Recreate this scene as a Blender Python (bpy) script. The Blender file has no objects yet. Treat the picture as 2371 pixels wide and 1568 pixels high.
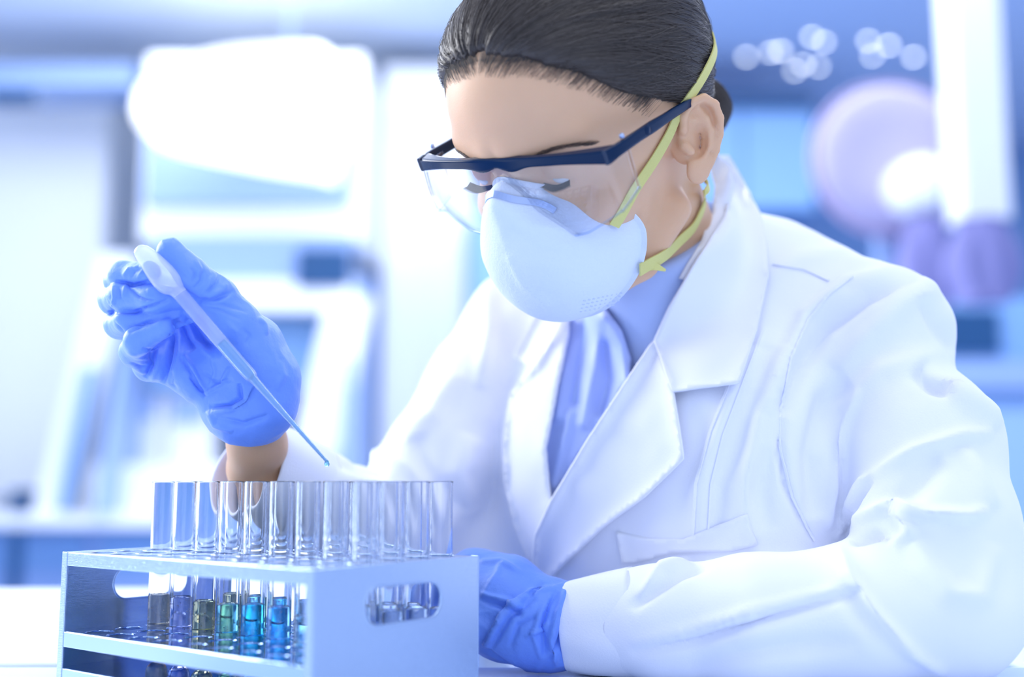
import bpy, bmesh, math, random
import numpy as np
from mathutils import Vector, Matrix
from mathutils.bvhtree import BVHTree
from mathutils.geometry import delaunay_2d_cdt

C = bpy.context.scene.collection
random.seed(7); np.random.seed(7)

# ------------------------------------------------------------------ camera
IMG_W, IMG_H, FPX = 2371.0, 1568.0, 2600.0
TZ = 0.75                                  # top of the work bench
CAMZ = TZ + 0.125
PITCH = math.radians(7.26)
cp_, sp_ = math.cos(PITCH), math.sin(PITCH)
CAM = np.array([0.0, 0.0, CAMZ])
FWD = np.array([0.0, cp_, sp_]); RGT = np.array([1.0, 0.0, 0.0]); UPV = np.array([0.0, -sp_, cp_])
cam = bpy.data.cameras.new('camera'); camo = bpy.data.objects.new('camera', cam); C.objects.link(camo)
camo.location = CAM; camo.rotation_euler = (math.pi/2 + PITCH, 0, 0)
cam.sensor_width = 36.0; cam.lens = 36.0 * FPX / IMG_W; cam.clip_start = 0.02
cam.dof.use_dof = True; cam.dof.focus_distance = 0.715; cam.dof.aperture_fstop = 2.0
sc = bpy.context.scene; sc.camera = camo
sc.view_settings.view_transform = 'Standard'; sc.view_settings.look = 'None'
sc.view_settings.gamma = 1.0; sc.view_settings.use_curve_mapping = False
sc.view_settings.exposure = 0.0
sc.cycles.max_bounces = 24; sc.cycles.transmission_bounces = 22; sc.cycles.transparent_max_bounces = 32
sc.cycles.glossy_bounces = 8; sc.cycles.diffuse_bounces = 4
sc.cycles.use_denoising = True; sc.cycles.sample_clamp_indirect = 6.0
sc.cycles.caustics_refractive = True; sc.cycles.caustics_reflective = False

# ------------------------------------------------------------------ world and light
wd = bpy.data.worlds.new('world'); sc.world = wd; wd.use_nodes = True
wb = wd.node_tree.nodes['Background']; wb.inputs[0].default_value = (0.53, 0.68, 1.0, 1); wb.inputs[1].default_value = 0.90

def area(name, loc, target, sx, sy, power, col):
    l = bpy.data.lights.new(name, 'AREA'); l.shape = 'RECTANGLE'; l.size = sx; l.size_y = sy
    l.energy = power; l.color = col
    o = bpy.data.objects.new(name, l); C.objects.link(o); o.location = loc
    d = Vector(target) - Vector(loc); o.rotation_euler = d.to_track_quat('-Z', 'Y').to_euler()
    return o
area('window_daylight', (-2.35, 1.6, 2.05), (0.1, 0.8, 1.0), 2.0, 1.35, 92, (0.97, 0.98, 1.0))
area('overhead_fill_light', (0.3, 0.5, 2.75), (0.15, 0.85, 0.9), 1.6, 1.6, 20, (0.95, 0.96, 1.0))  # soft fill added above the table, no panel there
area('front_fill_light', (0.9, -1.6, 1.9), (0.1, 0.8, 1.0), 2.2, 1.6, 12, (0.88, 0.91, 1.0))  # added soft front fill from behind the camera, not a window
area('room_ceiling_light', (0.0, 3.6, 2.85), (0.0, 3.9, 0.0), 5.0, 2.0, 132, (0.94, 0.96, 1.0))

# ------------------------------------------------------------------ helpers
def P(x, y, d):
    return CAM + d * (FWD + (x - IMG_W/2)/FPX * RGT - (y - IMG_H/2)/FPX * UPV)
def PV(x, y, d): return Vector(P(x, y, d))
def px_of(V):
    V = np.asarray(V) - CAM
    d = V @ FWD
    return IMG_W/2 + FPX * (V @ RGT)/d, IMG_H/2 - FPX * (V @ UPV)/d, d

def tag(o, label=None, cat=None, group=None, kind=None):
    if label: o['label'] = label
    if cat: o['category'] = cat
    if group: o['group'] = group
    if kind: o['kind'] = kind
    return o
def empty(name, loc=(0, 0, 0), rz=0.0):
    o = bpy.data.objects.new(name, None); C.objects.link(o); o.location = loc; o.rotation_euler = (0, 0, rz)
    o.empty_display_size = 0.05
    return o
def link(name, me, mat=None, parent=None):
    o = bpy.data.objects.new(name, me); C.objects.link(o)
    if mat is not None:
        for m in (mat if isinstance(mat, (list, tuple)) else [mat]): me.materials.append(m)
    if parent is not None:
        o.parent = parent
    return o
def wlink(name, me, mat=None, parent=None):
    """mesh given in world coordinates, parent may sit anywhere"""
    o = link(name, me, mat, parent)
    if parent is not None:
        bpy.context.view_layer.update()
        o.matrix_parent_inverse = parent.matrix_world.inverted()
    return o
def mesh_np(name, V, F, smooth=True):
    me = bpy.data.meshes.new(name)
    V = np.asarray(V, dtype=np.float32)
    if isinstance(F, np.ndarray):
        k = F.shape[1]; n = len(F)
        me.vertices.add(len(V)); me.vertices.foreach_set('co', V.ravel())
        me.loops.add(n*k); me.loops.foreach_set('vertex_index', F.astype(np.int32).ravel())
        me.polygons.add(n); me.polygons.foreach_set('loop_start', np.arange(0, n*k, k, dtype=np.int32))
        me.update(calc_edges=True); me.validate()
    else:
        me.from_pydata([tuple(map(float, v)) for v in V], [], F); me.update()
    if smooth: me.polygons.foreach_set('use_smooth', [True]*len(me.polygons))
    me.update()
    return me
def bm_mesh(name, bm, smooth=False, recalc=True):
    if recalc: bmesh.ops.recalc_face_normals(bm, faces=bm.faces)
    me = bpy.data.meshes.new(name); bm.to_mesh(me); bm.free()
    if smooth: me.polygons.foreach_set('use_smooth', [True]*len(me.polygons))
    return me
def add_box(bm, x0, x1, y0, y1, z0, z1, M=None):
    vs = [bm.verts.new((x, y, z)) for x in (x0, x1) for y in (y0, y1) for z in (z0, z1)]
    for f in ((0,1,3,2),(4,6,7,5),(0,4,5,1),(2,3,7,6),(0,2,6,4),(1,5,7,3)): bm.faces.new([vs[i] for i in f])
    if M is not None: bmesh.ops.transform(bm, matrix=M, verts=vs)
    return vs
def box_mesh(name, x0, x1, y0, y1, z0, z1, bevel=0.0, seg=3):
    bm = bmesh.new(); add_box(bm, x0, x1, y0, y1, z0, z1)
    bmesh.ops.recalc_face_normals(bm, faces=bm.faces)
    if bevel > 0: bmesh.ops.bevel(bm, geom=list(bm.edges), offset=bevel, segments=seg, profile=0.7, affect='EDGES')
    return bm_mesh(name, bm, smooth=False)
def grid_faces(nu, nv, wrap_u=False, wrap_v=False, off=0):
    F = []
    for i in range(nu if wrap_u else nu-1):
        for j in range(nv if wrap_v else nv-1):
            a = i*nv + j; b = ((i+1) % nu)*nv + j; c = ((i+1) % nu)*nv + (j+1) % nv; d = i*nv + (j+1) % nv
            F.append((a+off, b+off, c+off, d+off))
    return F
def loft(rings, cap=True, wrap=True, off=0):
    n = len(rings[0]); V = [tuple(p) for r in rings for p in r]
    F = grid_faces(len(rings), n, wrap_v=wrap, off=off)
    if cap and wrap:
        F.append(tuple(off + i for i in range(n))[::-1]); F.append(tuple(off + (len(rings)-1)*n + i for i in range(n)))
    return V, F
def lathe(prof, seg=32, axis_pt=(0, 0, 0), axis=(0, 0, 1)):
    """prof: list of (r, h); r==0 closes"""
    a = Vector(axis).normalized(); q = a.to_track_quat('Z', 'Y').to_matrix(); o = Vector(axis_pt)
    V = []; F = []; idx = []
    for r, h in prof:
        if r <= 1e-9:
            idx.append([len(V)]); V.append(tuple(o + q @ Vector((0, 0, h))))
        else:
            row = []
            for k in range(seg):
                t = 2*math.pi*k/seg; row.append(len(V)); V.append(tuple(o + q @ Vector((r*math.cos(t), r*math.sin(t), h))))
            idx.append(row)
    for A, B in zip(idx[:-1], idx[1:]):
        for k in range(seg):
            k2 = (k+1) % seg
            if len(A) == 1 and len(B) == 1: continue
            if len(A) == 1: F.append((A[0], B[k2], B[k]))
            elif len(B) == 1: F.append((A[k], A[k2], B[0]))
            else: F.append((A[k], A[k2], B[k2], B[k]))
    return V, F
def catmull(pts, n):
    pts = [np.asarray(p, float) for p in pts]
    if len(pts) < 3:
        return [pts[0]*(1-t)+pts[-1]*t for t in np.linspace(0, 1, n)]
    Q = [2*pts[0]-pts[1]] + pts + [2*pts[-1]-pts[-2]]
    out = []
    segs = len(pts)-1
    for s in np.linspace(0, segs, n):
        i = min(int(s), segs-1); t = s-i
        a, b, c, d = Q[i], Q[i+1], Q[i+2], Q[i+3]
        out.append(0.5*((2*b)+(-a+c)*t+(2*a-5*b+4*c-d)*t*t+(-a+3*b-3*c+d)*t**3))
    return out

# ---- signed distance fields and surface nets
def smin(a, b, k):
    h = np.clip(0.5 + 0.5*(b-a)/k, 0, 1); return b*(1-h) + a*h - k*h*(1-h)
def smax(a, b, k): return -smin(-a, -b, k)
def s_cap(p, a, b, ra, rb):
    a = np.asarray(a, np.float32); b = np.asarray(b, np.float32); ab = b-a
    t = np.clip(((p-a) @ ab)/max(float(ab @ ab), 1e-12), 0, 1)
    return np.linalg.norm(p-a-t[:, None]*ab, axis=1) - (ra + (rb-ra)*t)
def s_chain(p, pts, k):
    d = None
    for (a, ra), (b, rb) in zip(pts[:-1], pts[1:]):
        e = s_cap(p, a, b, ra, rb); d = e if d is None else smin(d, e, k)
    return d
def s_ell(p, c, r, R=None):
    q = p - np.asarray(c, np.float32)
    if R is not None: q = q @ np.asarray(R, np.float32).T
    r = np.asarray(r, np.float32)
    k0 = np.linalg.norm(q/r, axis=1); k1 = np.linalg.norm(q/(r*r), axis=1)
    return k0*(k0-1)/np.maximum(k1, 1e-9)
def sdf_mesh(fn, lo, hi, h, B=8):
    lo = np.asarray(lo, np.float64); hi = np.asarray(hi, np.float64)
    nb = np.ceil((hi-lo)/(h*B)).astype(int); n = nb*B
    ax = [np.arange(nb[i])*B*h + lo[i] + (B-1)*h/2 for i in range(3)]
    G = np.stack(np.meshgrid(*ax, indexing='ij'), -1).reshape(-1, 3).astype(np.float32)
    D = fn(G)
    act = np.abs(D) < (B*h*0.87*1.5 + h)
    V = np.where(D > 0, 1.0, -1.0).astype(np.float32).reshape(nb)
    V = np.repeat(np.repeat(np.repeat(V, B, 0), B, 1), B, 2)
    V4 = V.reshape(nb[0], B, nb[1], B, nb[2], B)
    o = np.arange(B)*h - (B-1)*h/2
    off = np.stack(np.meshgrid(o, o, o, indexing='ij'), -1).reshape(-1, 3).astype(np.float32)
    ids = np.nonzero(act)[0]
    for s in range(0, len(ids), 800):
        ch = ids[s:s+800]
        pts = (G[ch][:, None, :] + off[None]).reshape(-1, 3)
        d = fn(pts).reshape(-1, B, B, B)
        bi, bj, bk = np.unravel_index(ch, nb)
        V4[bi, :, bj, :, bk, :] = d
    V = V4.reshape(n)
    S = V < 0
    cs = np.zeros(n-1, np.int8)
    for i in (0, 1):
        for j in (0, 1):
            for k in (0, 1):
                cs += S[i:n[0]-1+i, j:n[1]-1+j, k:n[2]-1+k]
    cell = (cs > 0) & (cs < 8)
    ci = np.argwhere(cell); idx = -np.ones(n-1, np.int32); idx[cell] = np.arange(len(ci))
    acc = np.zeros((len(ci), 3)); cnt = np.zeros(len(ci))
    corners = [(i, j, k) for i in (0, 1) for j in (0, 1) for k in (0, 1)]
    vals = {c: V[ci[:, 0]+c[0], ci[:, 1]+c[1], ci[:, 2]+c[2]] for c in corners}
    for c in corners:
        for a in range(3):
            if c[a] == 0:
                c2 = list(c); c2[a] = 1; c2 = tuple(c2)
                v0, v1 = vals[c], vals[c2]; m = (v0 < 0) != (v1 < 0)
                t = np.where(m, v0/np.where(m, v0-v1, 1), 0)
                pos = np.tile(np.array(c, float), (len(ci), 1)); pos[:, a] += t
                acc += pos*m[:, None]; cnt += m
    X = (ci + acc/cnt[:, None])*h + lo
    Fs = []
    for a in range(3):
        b, c = (a+1) % 3, (a+2) % 3
        sl0 = [slice(None)]*3; sl1 = [slice(None)]*3; sl0[a] = slice(0, n[a]-1); sl1[a] = slice(1, n[a])
        for s in (sl0, sl1):
            s[b] = slice(1, n[b]-1); s[c] = slice(1, n[c]-1)
        s0, s1 = S[tuple(sl0)], S[tuple(sl1)]
        for m, flip in ((s0 & ~s1, False), (~s0 & s1, True)):
            e = np.argwhere(m)
            if not len(e): continue
            e[:, b] += 1; e[:, c] += 1
            def at(db, dc):
                q = e.copy(); q[:, b] -= db; q[:, c] -= dc
                return idx[q[:, 0], q[:, 1], q[:, 2]]
            q = np.stack([at(1, 1), at(0, 1), at(0, 0), at(1, 0)], 1)
            if flip: q = q[:, ::-1]
            Fs.append(q)
    F = np.concatenate(Fs)
    F = F[(F >= 0).all(1)]
    return X.astype(np.float32), F
def smooth_verts(V, F, it=1, lam=0.5):
    V = V.astype(np.float64)
    E = np.concatenate([F[:, [0, 1]], F[:, [1, 2]], F[:, [2, 3]], F[:, [3, 0]]])
    E = np.concatenate([E, E[:, ::-1]])
    cnt = np.bincount(E[:, 0], minlength=len(V)).astype(float)
    for _ in range(it):
        A = np.stack([np.bincount(E[:, 0], weights=V[E[:, 1], k], minlength=len(V)) for k in range(3)], 1)/np.maximum(cnt, 1)[:, None]
        V = V + lam*(A-V)
    return V
def vnormals(V, F):
    fn = np.cross(V[F[:, 2]]-V[F[:, 0]], V[F[:, 3]]-V[F[:, 1]])
    N = np.zeros_like(V, dtype=np.float64)
    for k in range(4):
        for a in range(3): N[:, a] += np.bincount(F[:, k], weights=fn[:, a], minlength=len(V))
    return N/np.maximum(np.linalg.norm(N, axis=1), 1e-12)[:, None]
def _hash(i, j, k, s):
    h = (i*374761393 + j*668265263 + k*2147483647 + s*1274126177) & 0xffffffff
    h = ((h ^ (h >> 13))*1274126177) & 0xffffffff
    return ((h ^ (h >> 16)) & 0xffff)/65535.0
def vnoise(p, s=0):
    p = np.asarray(p, float); i = np.floor(p).astype(np.int64); f = p-i; f = f*f*(3-2*f)
    r = 0
    for a in (0, 1):
        for b in (0, 1):
            for c in (0, 1):
                w = (f[:, 0] if a else 1-f[:, 0])*(f[:, 1] if b else 1-f[:, 1])*(f[:, 2] if c else 1-f[:, 2])
                r = r + w*_hash(i[:, 0]+a, i[:, 1]+b, i[:, 2]+c, s)
    return r*2-1
def fold(V, N, poly, w, amp, prof='g', dlim=None):
    """a soft ridge (amp>0) or valley (amp<0) pressed into the cloth along a line; w px, amp metres"""
    x, y, d = px_of(V)
    view = (CAM - V); view /= np.linalg.norm(view, axis=1)[:, None]
    face = np.clip(((N*view).sum(1)+0.05)/0.35, 0, 1)
    best = np.full(len(V), 1e9); tt = np.zeros(len(V)); side = np.zeros(len(V))
    L = [0.0]
    for a, b in zip(poly[:-1], poly[1:]): L.append(L[-1]+math.hypot(b[0]-a[0], b[1]-a[1]))
    for k, (a, b) in enumerate(zip(poly[:-1], poly[1:])):
        ab = np.array([b[0]-a[0], b[1]-a[1]], float); l2 = ab @ ab
        t = np.clip(((x-a[0])*ab[0]+(y-a[1])*ab[1])/l2, 0, 1)
        dx = x-a[0]-t*ab[0]; dy = y-a[1]-t*ab[1]; r = np.hypot(dx, dy)
        m = r < best
        best = np.where(m, r, best); tt = np.where(m, (L[k]+t*math.sqrt(l2))/L[-1], tt)
        side = np.where(m, np.sign(ab[0]*dy-ab[1]*dx), side)
    tap = np.sin(np.pi*np.clip(tt, 0.0, 1.0))**0.5
    if prof == 'g': g = np.exp(-(best/w)**2)
    elif prof == 'c': g = np.exp(-best/w)
    elif prof == 's':
        g = np.where(side > 0, np.exp(-best/w), -0.0*best) ; g = np.where(side > 0, g, np.exp(-(best/(w*0.25))**2))
    ok = np.ones(len(V)) if dlim is None else ((d > dlim[0]) & (d < dlim[1])).astype(float)
    return V + N*(amp*g*tap*face*ok)[:, None]

# ------------------------------------------------------------------ materials
def mat(name, col, rough=0.5, metal=0.0, spec=0.5, trans=0.0, ior=1.45, bump=None, noise=None, emit=None, sss=0.0, sheen=0.0, coat=0.0, alpha=1.0):
    m = bpy.data.materials.new(name); m.use_nodes = True; nt = m.node_tree; b = nt.nodes['Principled BSDF']
    b.inputs['Base Color'].default_value = (*col, 1); b.inputs['Roughness'].default_value = rough
    b.inputs['Metallic'].default_value = metal; b.inputs['Specular IOR Level'].default_value = spec
    b.inputs['Transmission Weight'].default_value = trans; b.inputs['IOR'].default_value = ior
    b.inputs['Coat Weight'].default_value = coat; b.inputs['Sheen Weight'].default_value = sheen
    if sss > 0:
        b.inputs['Subsurface Weight'].default_value = sss; b.inputs['Subsurface Radius'].default_value = (1.0, 0.4, 0.2)
        b.inputs['Subsurface Scale'].default_value = 0.006
    if emit: b.inputs['Emission Color'].default_value = (*emit[:3], 1); b.inputs['Emission Strength'].default_value = emit[3]
    tc = nt.nodes.new('ShaderNodeTexCoord')
    if noise:
        sc_, amt = noise[:2]
        n = nt.nodes.new('ShaderNodeTexNoise'); n.inputs['Scale'].default_value = sc_; n.inputs['Detail'].default_value = 4
        mp = nt.nodes.new('ShaderNodeMapping'); nt.links.new(tc.outputs['Object'], mp.inputs[0]); nt.links.new(mp.outputs[0], n.inputs['Vector'])
        if len(noise) > 2: mp.inputs['Scale'].default_value = noise[2]
        mx = nt.nodes.new('ShaderNodeMix'); mx.data_type = 'RGBA'
        mx.inputs[6].default_value = (*[min(1, c*(1+amt)) for c in col], 1); mx.inputs[7].default_value = (*[c*(1-amt) for c in col], 1)
        nt.links.new(n.outputs[0], mx.inputs[0]); nt.links.new(mx.outputs[2], b.inputs['Base Color'])
    if bump:
        sc_, dist = bump[:2]
        n2 = nt.nodes.new('ShaderNodeTexNoise'); n2.inputs['Scale'].default_value = sc_; n2.inputs['Detail'].default_value = 5
        mp2 = nt.nodes.new('ShaderNodeMapping'); nt.links.new(tc.outputs['Object'], mp2.inputs[0]); nt.links.new(mp2.outputs[0], n2.inputs['Vector'])
        if len(bump) > 2: mp2.inputs['Scale'].default_value = bump[2]
        bp = nt.nodes.new('ShaderNodeBump'); bp.inputs['Strength'].default_value = 1.0; bp.inputs['Distance'].default_value = dist
        nt.links.new(n2.outputs[0], bp.inputs['Height']); nt.links.new(bp.outputs[0], b.inputs['Normal'])
    return m
def thin_clear(name, tint, gloss=1.0, rough=0.02, ior=1.5, haze=0.0, hazecol=(1, 1, 1)):
    """thin clear plastic: what passes straight through plus a fresnel reflection"""
    m = bpy.data.materials.new(name); m.use_nodes = True; nt = m.node_tree; nt.nodes.clear()
    out = nt.nodes.new('ShaderNodeOutputMaterial'); tr = nt.nodes.new('ShaderNodeBsdfTransparent'); tr.inputs[0].default_value = (*tint, 1)
    gl = nt.nodes.new('ShaderNodeBsdfGlossy'); gl.inputs['Roughness'].default_value = rough
    lw = nt.nodes.new('ShaderNodeLayerWeight'); lw.inputs[0].default_value = 0.5
    pw = nt.nodes.new('ShaderNodeMath'); pw.operation = 'POWER'; nt.links.new(lw.outputs['Facing'], pw.inputs[0]); pw.inputs[1].default_value = 4.0
    ml = nt.nodes.new('ShaderNodeMath'); ml.operation = 'MULTIPLY_ADD'; nt.links.new(pw.outputs[0], ml.inputs[0]); ml.inputs[1].default_value = 0.7*gloss; ml.inputs[2].default_value = 0.035*gloss
    mx = nt.nodes.new('ShaderNodeMixShader'); nt.links.new(ml.outputs[0], mx.inputs[0])
    base = tr.outputs[0]
    if haze > 0:
        df = nt.nodes.new('ShaderNodeBsdfTranslucent'); df.inputs[0].default_value = (*hazecol, 1)
        d2 = nt.nodes.new('ShaderNodeBsdfDiffuse'); d2.inputs[0].default_value = (*hazecol, 1)
        a = nt.nodes.new('ShaderNodeMixShader'); a.inputs[0].default_value = 0.5; nt.links.new(df.outputs[0], a.inputs[1]); nt.links.new(d2.outputs[0], a.inputs[2])
        b = nt.nodes.new('ShaderNodeMixShader'); b.inputs[0].default_value = haze; nt.links.new(tr.outputs[0], b.inputs[1]); nt.links.new(a.outputs[0], b.inputs[2])
        base = b.outputs[0]
    nt.links.new(base, mx.inputs[1]); nt.links.new(gl.outputs[0], mx.inputs[2]); nt.links.new(mx.outputs[0], out.inputs[0])
    return m
M = {}
M['coat'] = mat('white_cotton', (0.83, 0.85, 0.95), 0.85, spec=0.2, bump=(900, 0.0002), sheen=0.15)
M['shirt'] = mat('pale_blue_shirt_cotton', (0.44, 0.56, 0.90), 0.85, spec=0.2, bump=(1200, 0.0002))
M['scarf'] = mat('lavender_blue_silk', (0.40, 0.50, 0.90), 0.5, spec=0.4, bump=(700, 0.0002))
M['skin'] = mat('warm_skin', (0.72, 0.44, 0.27), 0.44, spec=0.35, sss=0.25, noise=(45, 0.05), bump=(1400, 0.00012))
M['hair'] = mat('dark_brown_hair', (0.034, 0.024, 0.020), 0.42, spec=0.6, noise=(60, 0.4))
M['strand'] = mat('dark_brown_hair_strand', (0.085, 0.068, 0.060), 0.42, spec=0.7)  # lighter than the hair: its greyish highlights are put into the colour
M['lash'] = mat('near_black_lashes', (0.02, 0.014, 0.012), 0.5)
M['eye'] = mat('moist_eye', (0.6, 0.58, 0.57), 0.08, spec=0.7)
M['iris'] = mat('dark_iris', (0.03, 0.018, 0.012), 0.08, spec=0.7)
M['glove'] = mat('blue_nitrile', (0.155, 0.31, 0.90), 0.46, spec=0.5, bump=(220, 0.0005), noise=(30, 0.06), sheen=0.15)
M['mask'] = mat('white_filter_felt', (0.72, 0.79, 0.96), 0.9, spec=0.15, bump=(600, 0.0004))
M['clip'] = mat('grey_aluminium_strip', (0.45, 0.55, 0.82), 0.35, metal=0.8)
M['yellow'] = mat('yellow_elastic', (0.70, 0.66, 0.24), 0.6, spec=0.3, bump=(900, 0.0003, (1, 1, 4)))
M['navy'] = mat('navy_gloss_plastic', (0.002, 0.018, 0.06), 0.16, spec=0.22)
M['lens'] = thin_clear('clear_polycarbonate', (0.97, 0.98, 1.0), gloss=1.5, rough=0.015)
M['brow'] = mat('brown_brow_hair', (0.10, 0.065, 0.05), 0.6)
M['polish'] = mat('mirror_polished_aluminium', (0.45, 0.60, 0.86), 0.07, metal=1.0)
M['steel'] = mat('polished_aluminium', (0.47, 0.60, 0.83), 0.22, metal=0.95, bump=(220, 0.00012, (1, 1, 12)))
M['glass'] = mat('tube_glass', (0.99, 0.995, 1.0), 0.0, trans=1.0, ior=1.38)
M['ldpe'] = thin_clear('translucent_pipette_plastic', (0.93, 0.96, 1.0), rough=0.10, haze=0.28, hazecol=(0.9, 0.94, 1.0))
M['ldpe_bulb'] = thin_clear('milky_bulb_plastic', (0.93, 0.96, 1.0), rough=0.12, haze=0.50, hazecol=(0.93, 0.96, 1.0))
M['desk'] = mat('pale_blue_laminate', (0.66, 0.76, 0.95), 0.22, spec=0.5)
# ================================================================== the room
def plain(name, col, rough=0.7, **k): return mat(name, col, rough, **k)
W_wall = plain('pale_wall_paint', (0.86, 0.91, 0.98), noise=(3, 0.02))
W_blue = plain('blue_wall_paint', (0.22, 0.38, 0.68), noise=(3, 0.03))
W_white = plain('white_enamel', (0.88, 0.91, 0.97), 0.4)
W_floor = plain('grey_blue_vinyl', (0.42, 0.52, 0.75), 0.3, noise=(8, 0.05))
W_ceil = plain('ceiling_tile', (0.74, 0.82, 0.95), noise=(5, 0.03))
W_panel = plain('grey_blue_panel', (0.30, 0.43, 0.72), 0.4)
W_dark = plain('dark_blue_plastic', (0.012, 0.07, 0.19), 0.35)
W_mid = plain('mid_blue_laminate', (0.20, 0.37, 0.66), 0.5)
W_mauve = plain('mauve_plastic', (0.44, 0.41, 0.62), 0.4)
W_purple = plain('purple_cloth', (0.24, 0.24, 0.50), 0.8)
W_glow = plain('glowing_white_hood', (1, 1, 1), 0.5, emit=(0.97, 0.98, 1.0, 1.6))
W_spot = plain('lit_downlight_lens', (1, 1, 1), 0.5, emit=(0.92, 0.96, 1.0, 9.0))

def struct(name, me, m):
    o = link(name, me, m); o['kind'] = 'structure'; return o
struct('floor', box_mesh('floor', -3.2, 3.6, -2.0, 7.1, -0.1, 0.0), W_floor)
struct('ceiling', box_mesh('ceiling', -3.2, 0.4, 1.5, 7.1, 3.0, 3.1), W_ceil)
struct('ceiling_blue', box_mesh('ceiling_blue', 0.4, 3.6, 1.5, 7.1, 3.0, 3.1), plain('blue_ceiling_tone', (0.50, 0.63, 0.86))).name = 'ceiling_right'  # right half of the ceiling in a bluer, darker tone
struct('wall_back', box_mesh('wall_back', -3.2, 0.02, 7.0, 7.1, 0, 3.0), W_wall)
struct('wall_back_blue', box_mesh('wall_back_blue', 0.02, 3.6, 7.0, 7.1, 0, 3.0), W_blue).name = 'wall_far_right'
struct('wall_left', box_mesh('wall_left', -3.2, -3.1, 1.5, 7.0, 0, 3.0), W_wall)
struct('wall_right', box_mesh('wall_right', 3.5, 3.6, 1.5, 7.0, 0, 3.0), W_wall)

# work bench the rack stands on, and the two side benches
def bench(name, label, x0, x1, y0, y1, z, m, legs=True, t=0.03, group=None):
    r = empty(name, ((x0+x1)/2, (y0+y1)/2, 0)); tag(r, label, 'table', group)
    hx, hy = (x1-x0)/2, (y1-y0)/2
    link('table_top', box_mesh('table_top', -hx, hx, -hy, hy, z-t, z, 0.004), m, r)
    if legs:
        for sx in (-1, 1):
            for sy in (-1, 1):
                cx, cy = sx*(hx-0.05), sy*(hy-0.05)
                link('leg', box_mesh('leg', cx-0.02, cx+0.02, cy-0.02, cy+0.02, 0, z-t, 0.003), W_panel, r)
    return r
bench('lab_table', 'pale blue lab table carrying the test tube rack and both elbows', -1.4, 1.4, -0.3, 0.785, TZ, M['desk'])
bench('side_table', 'blurred white side table beyond the left end of the metal rack', -1.6, -0.19, 0.805, 1.34, TZ, W_white)
bench('side_table', 'blurred white side table edge at the right beyond the bent sleeve', 0.42, 1.6, 0.805, 1.34, TZ, W_white)
# ================================================================== rack and tubes
RK = np.array([P(730, 1315, 0.572)[0], 0.572*1.0])
near = P(730, 1315, 0.574); RX, RY = float(near[0]), float(near[1])
ang = math.atan2(0.613, -0.79)           # direction of the long side
rack = empty('test_tube_rack', (RX, RY, TZ), 0.0)
rack.rotation_euler = (0, 0, ang)
tag(rack, 'polished metal three tier test tube rack with oval hand holes', 'rack')
# local frame: +x along the long side (a), -y along the short side (b)
LA, LB = 0.235, 0.131
ZT, ZM = 0.0805, 0.0315
HOLR, TR = 0.0086, 0.0070
colA = [0.0195 + 0.0237*i for i in range(9)]
rowB = [0.0115 + 0.0215*j for j in range(6)]
def holed_plate(name, z, t, holes, x0, x1, y0, y1):
    """flat sheet with round holes, rims sharp, thickness t"""
    bm = bmesh.new()
    pts = []; edges = []
    def loop(ps):
        s = len(pts); pts.extend([Vector(p) for p in ps]); n = len(ps)
        edges.extend([(s+i, s+(i+1) % n) for i in range(n)])
    loop([(x0, y0), (x1, y0), (x1, y1), (x0, y1)])
    for hx, hy, r in holes:
        loop([(hx+r*math.cos(2*math.pi*k/36), hy+r*math.sin(2*math.pi*k/36)) for k in range(36)])
    v2, e2, f2, *_ = delaunay_2d_cdt(pts, edges, [], 0, 1e-7)
    def inside(c):
        return any((c[0]-hx)**2+(c[1]-hy)**2 < (r*0.999)**2 for hx, hy, r in holes)
    top = [bm.verts.new((v.x, v.y, z)) for v in v2]; bot = [bm.verts.new((v.x, v.y, z-t)) for v in v2]
    cnt = {}
    for f in f2:
        c = sum((v2[i] for i in f), Vector((0, 0)))/len(f)
        if inside(c): continue
        bm.faces.new([top[i] for i in f]); bm.faces.new([bot[i] for i in f][::-1])
        for i in range(len(f)):
            k = (f[i], f[(i+1) % len(f)]); kk = tuple(sorted(k)); cnt.setdefault(kk, []).append(k)
    for kk, l in cnt.items():
        if len(l) == 1:
            a, b = l[0]; bm.faces.new((top[b], top[a], bot[a], bot[b]))
    for v in [v for v in bm.verts if not v.link_faces]: bm.verts.remove(v)
    return bm
def shelf(name, z, lip, holes):
    bm = holed_plate(name, z, 0.0010, holes, 0.0013, LA-0.0013, -LB, 0)
    # folded lips, slightly rounded, front and rear
    for y0, y1 in ((-0.0004, 0.0008), (-LB-0.0008, -LB+0.0004)):
        add_box(bm, 0.0062, LA-0.0062, y0, y1, z-lip, z-0.0002)
    me = bm_mesh(name, bm)
    o = link(name, me, M['steel'], rack)
    bv = o.modifiers.new('soft', 'BEVEL'); bv.width = 0.0004; bv.segments = 2; bv.limit_method = 'ANGLE'
    return o
holes = [(a, -b, HOLR) for a in colA for b in rowB]
shelf('top_shelf', ZT, 0.0085, holes)
shelf('middle_shelf', ZM, 0.0095, holes).data.materials[0] = M['polish']
shelf('bottom_shelf', 0.0090, 0.0085, []).data.materials[0] = M['polish']
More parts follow.
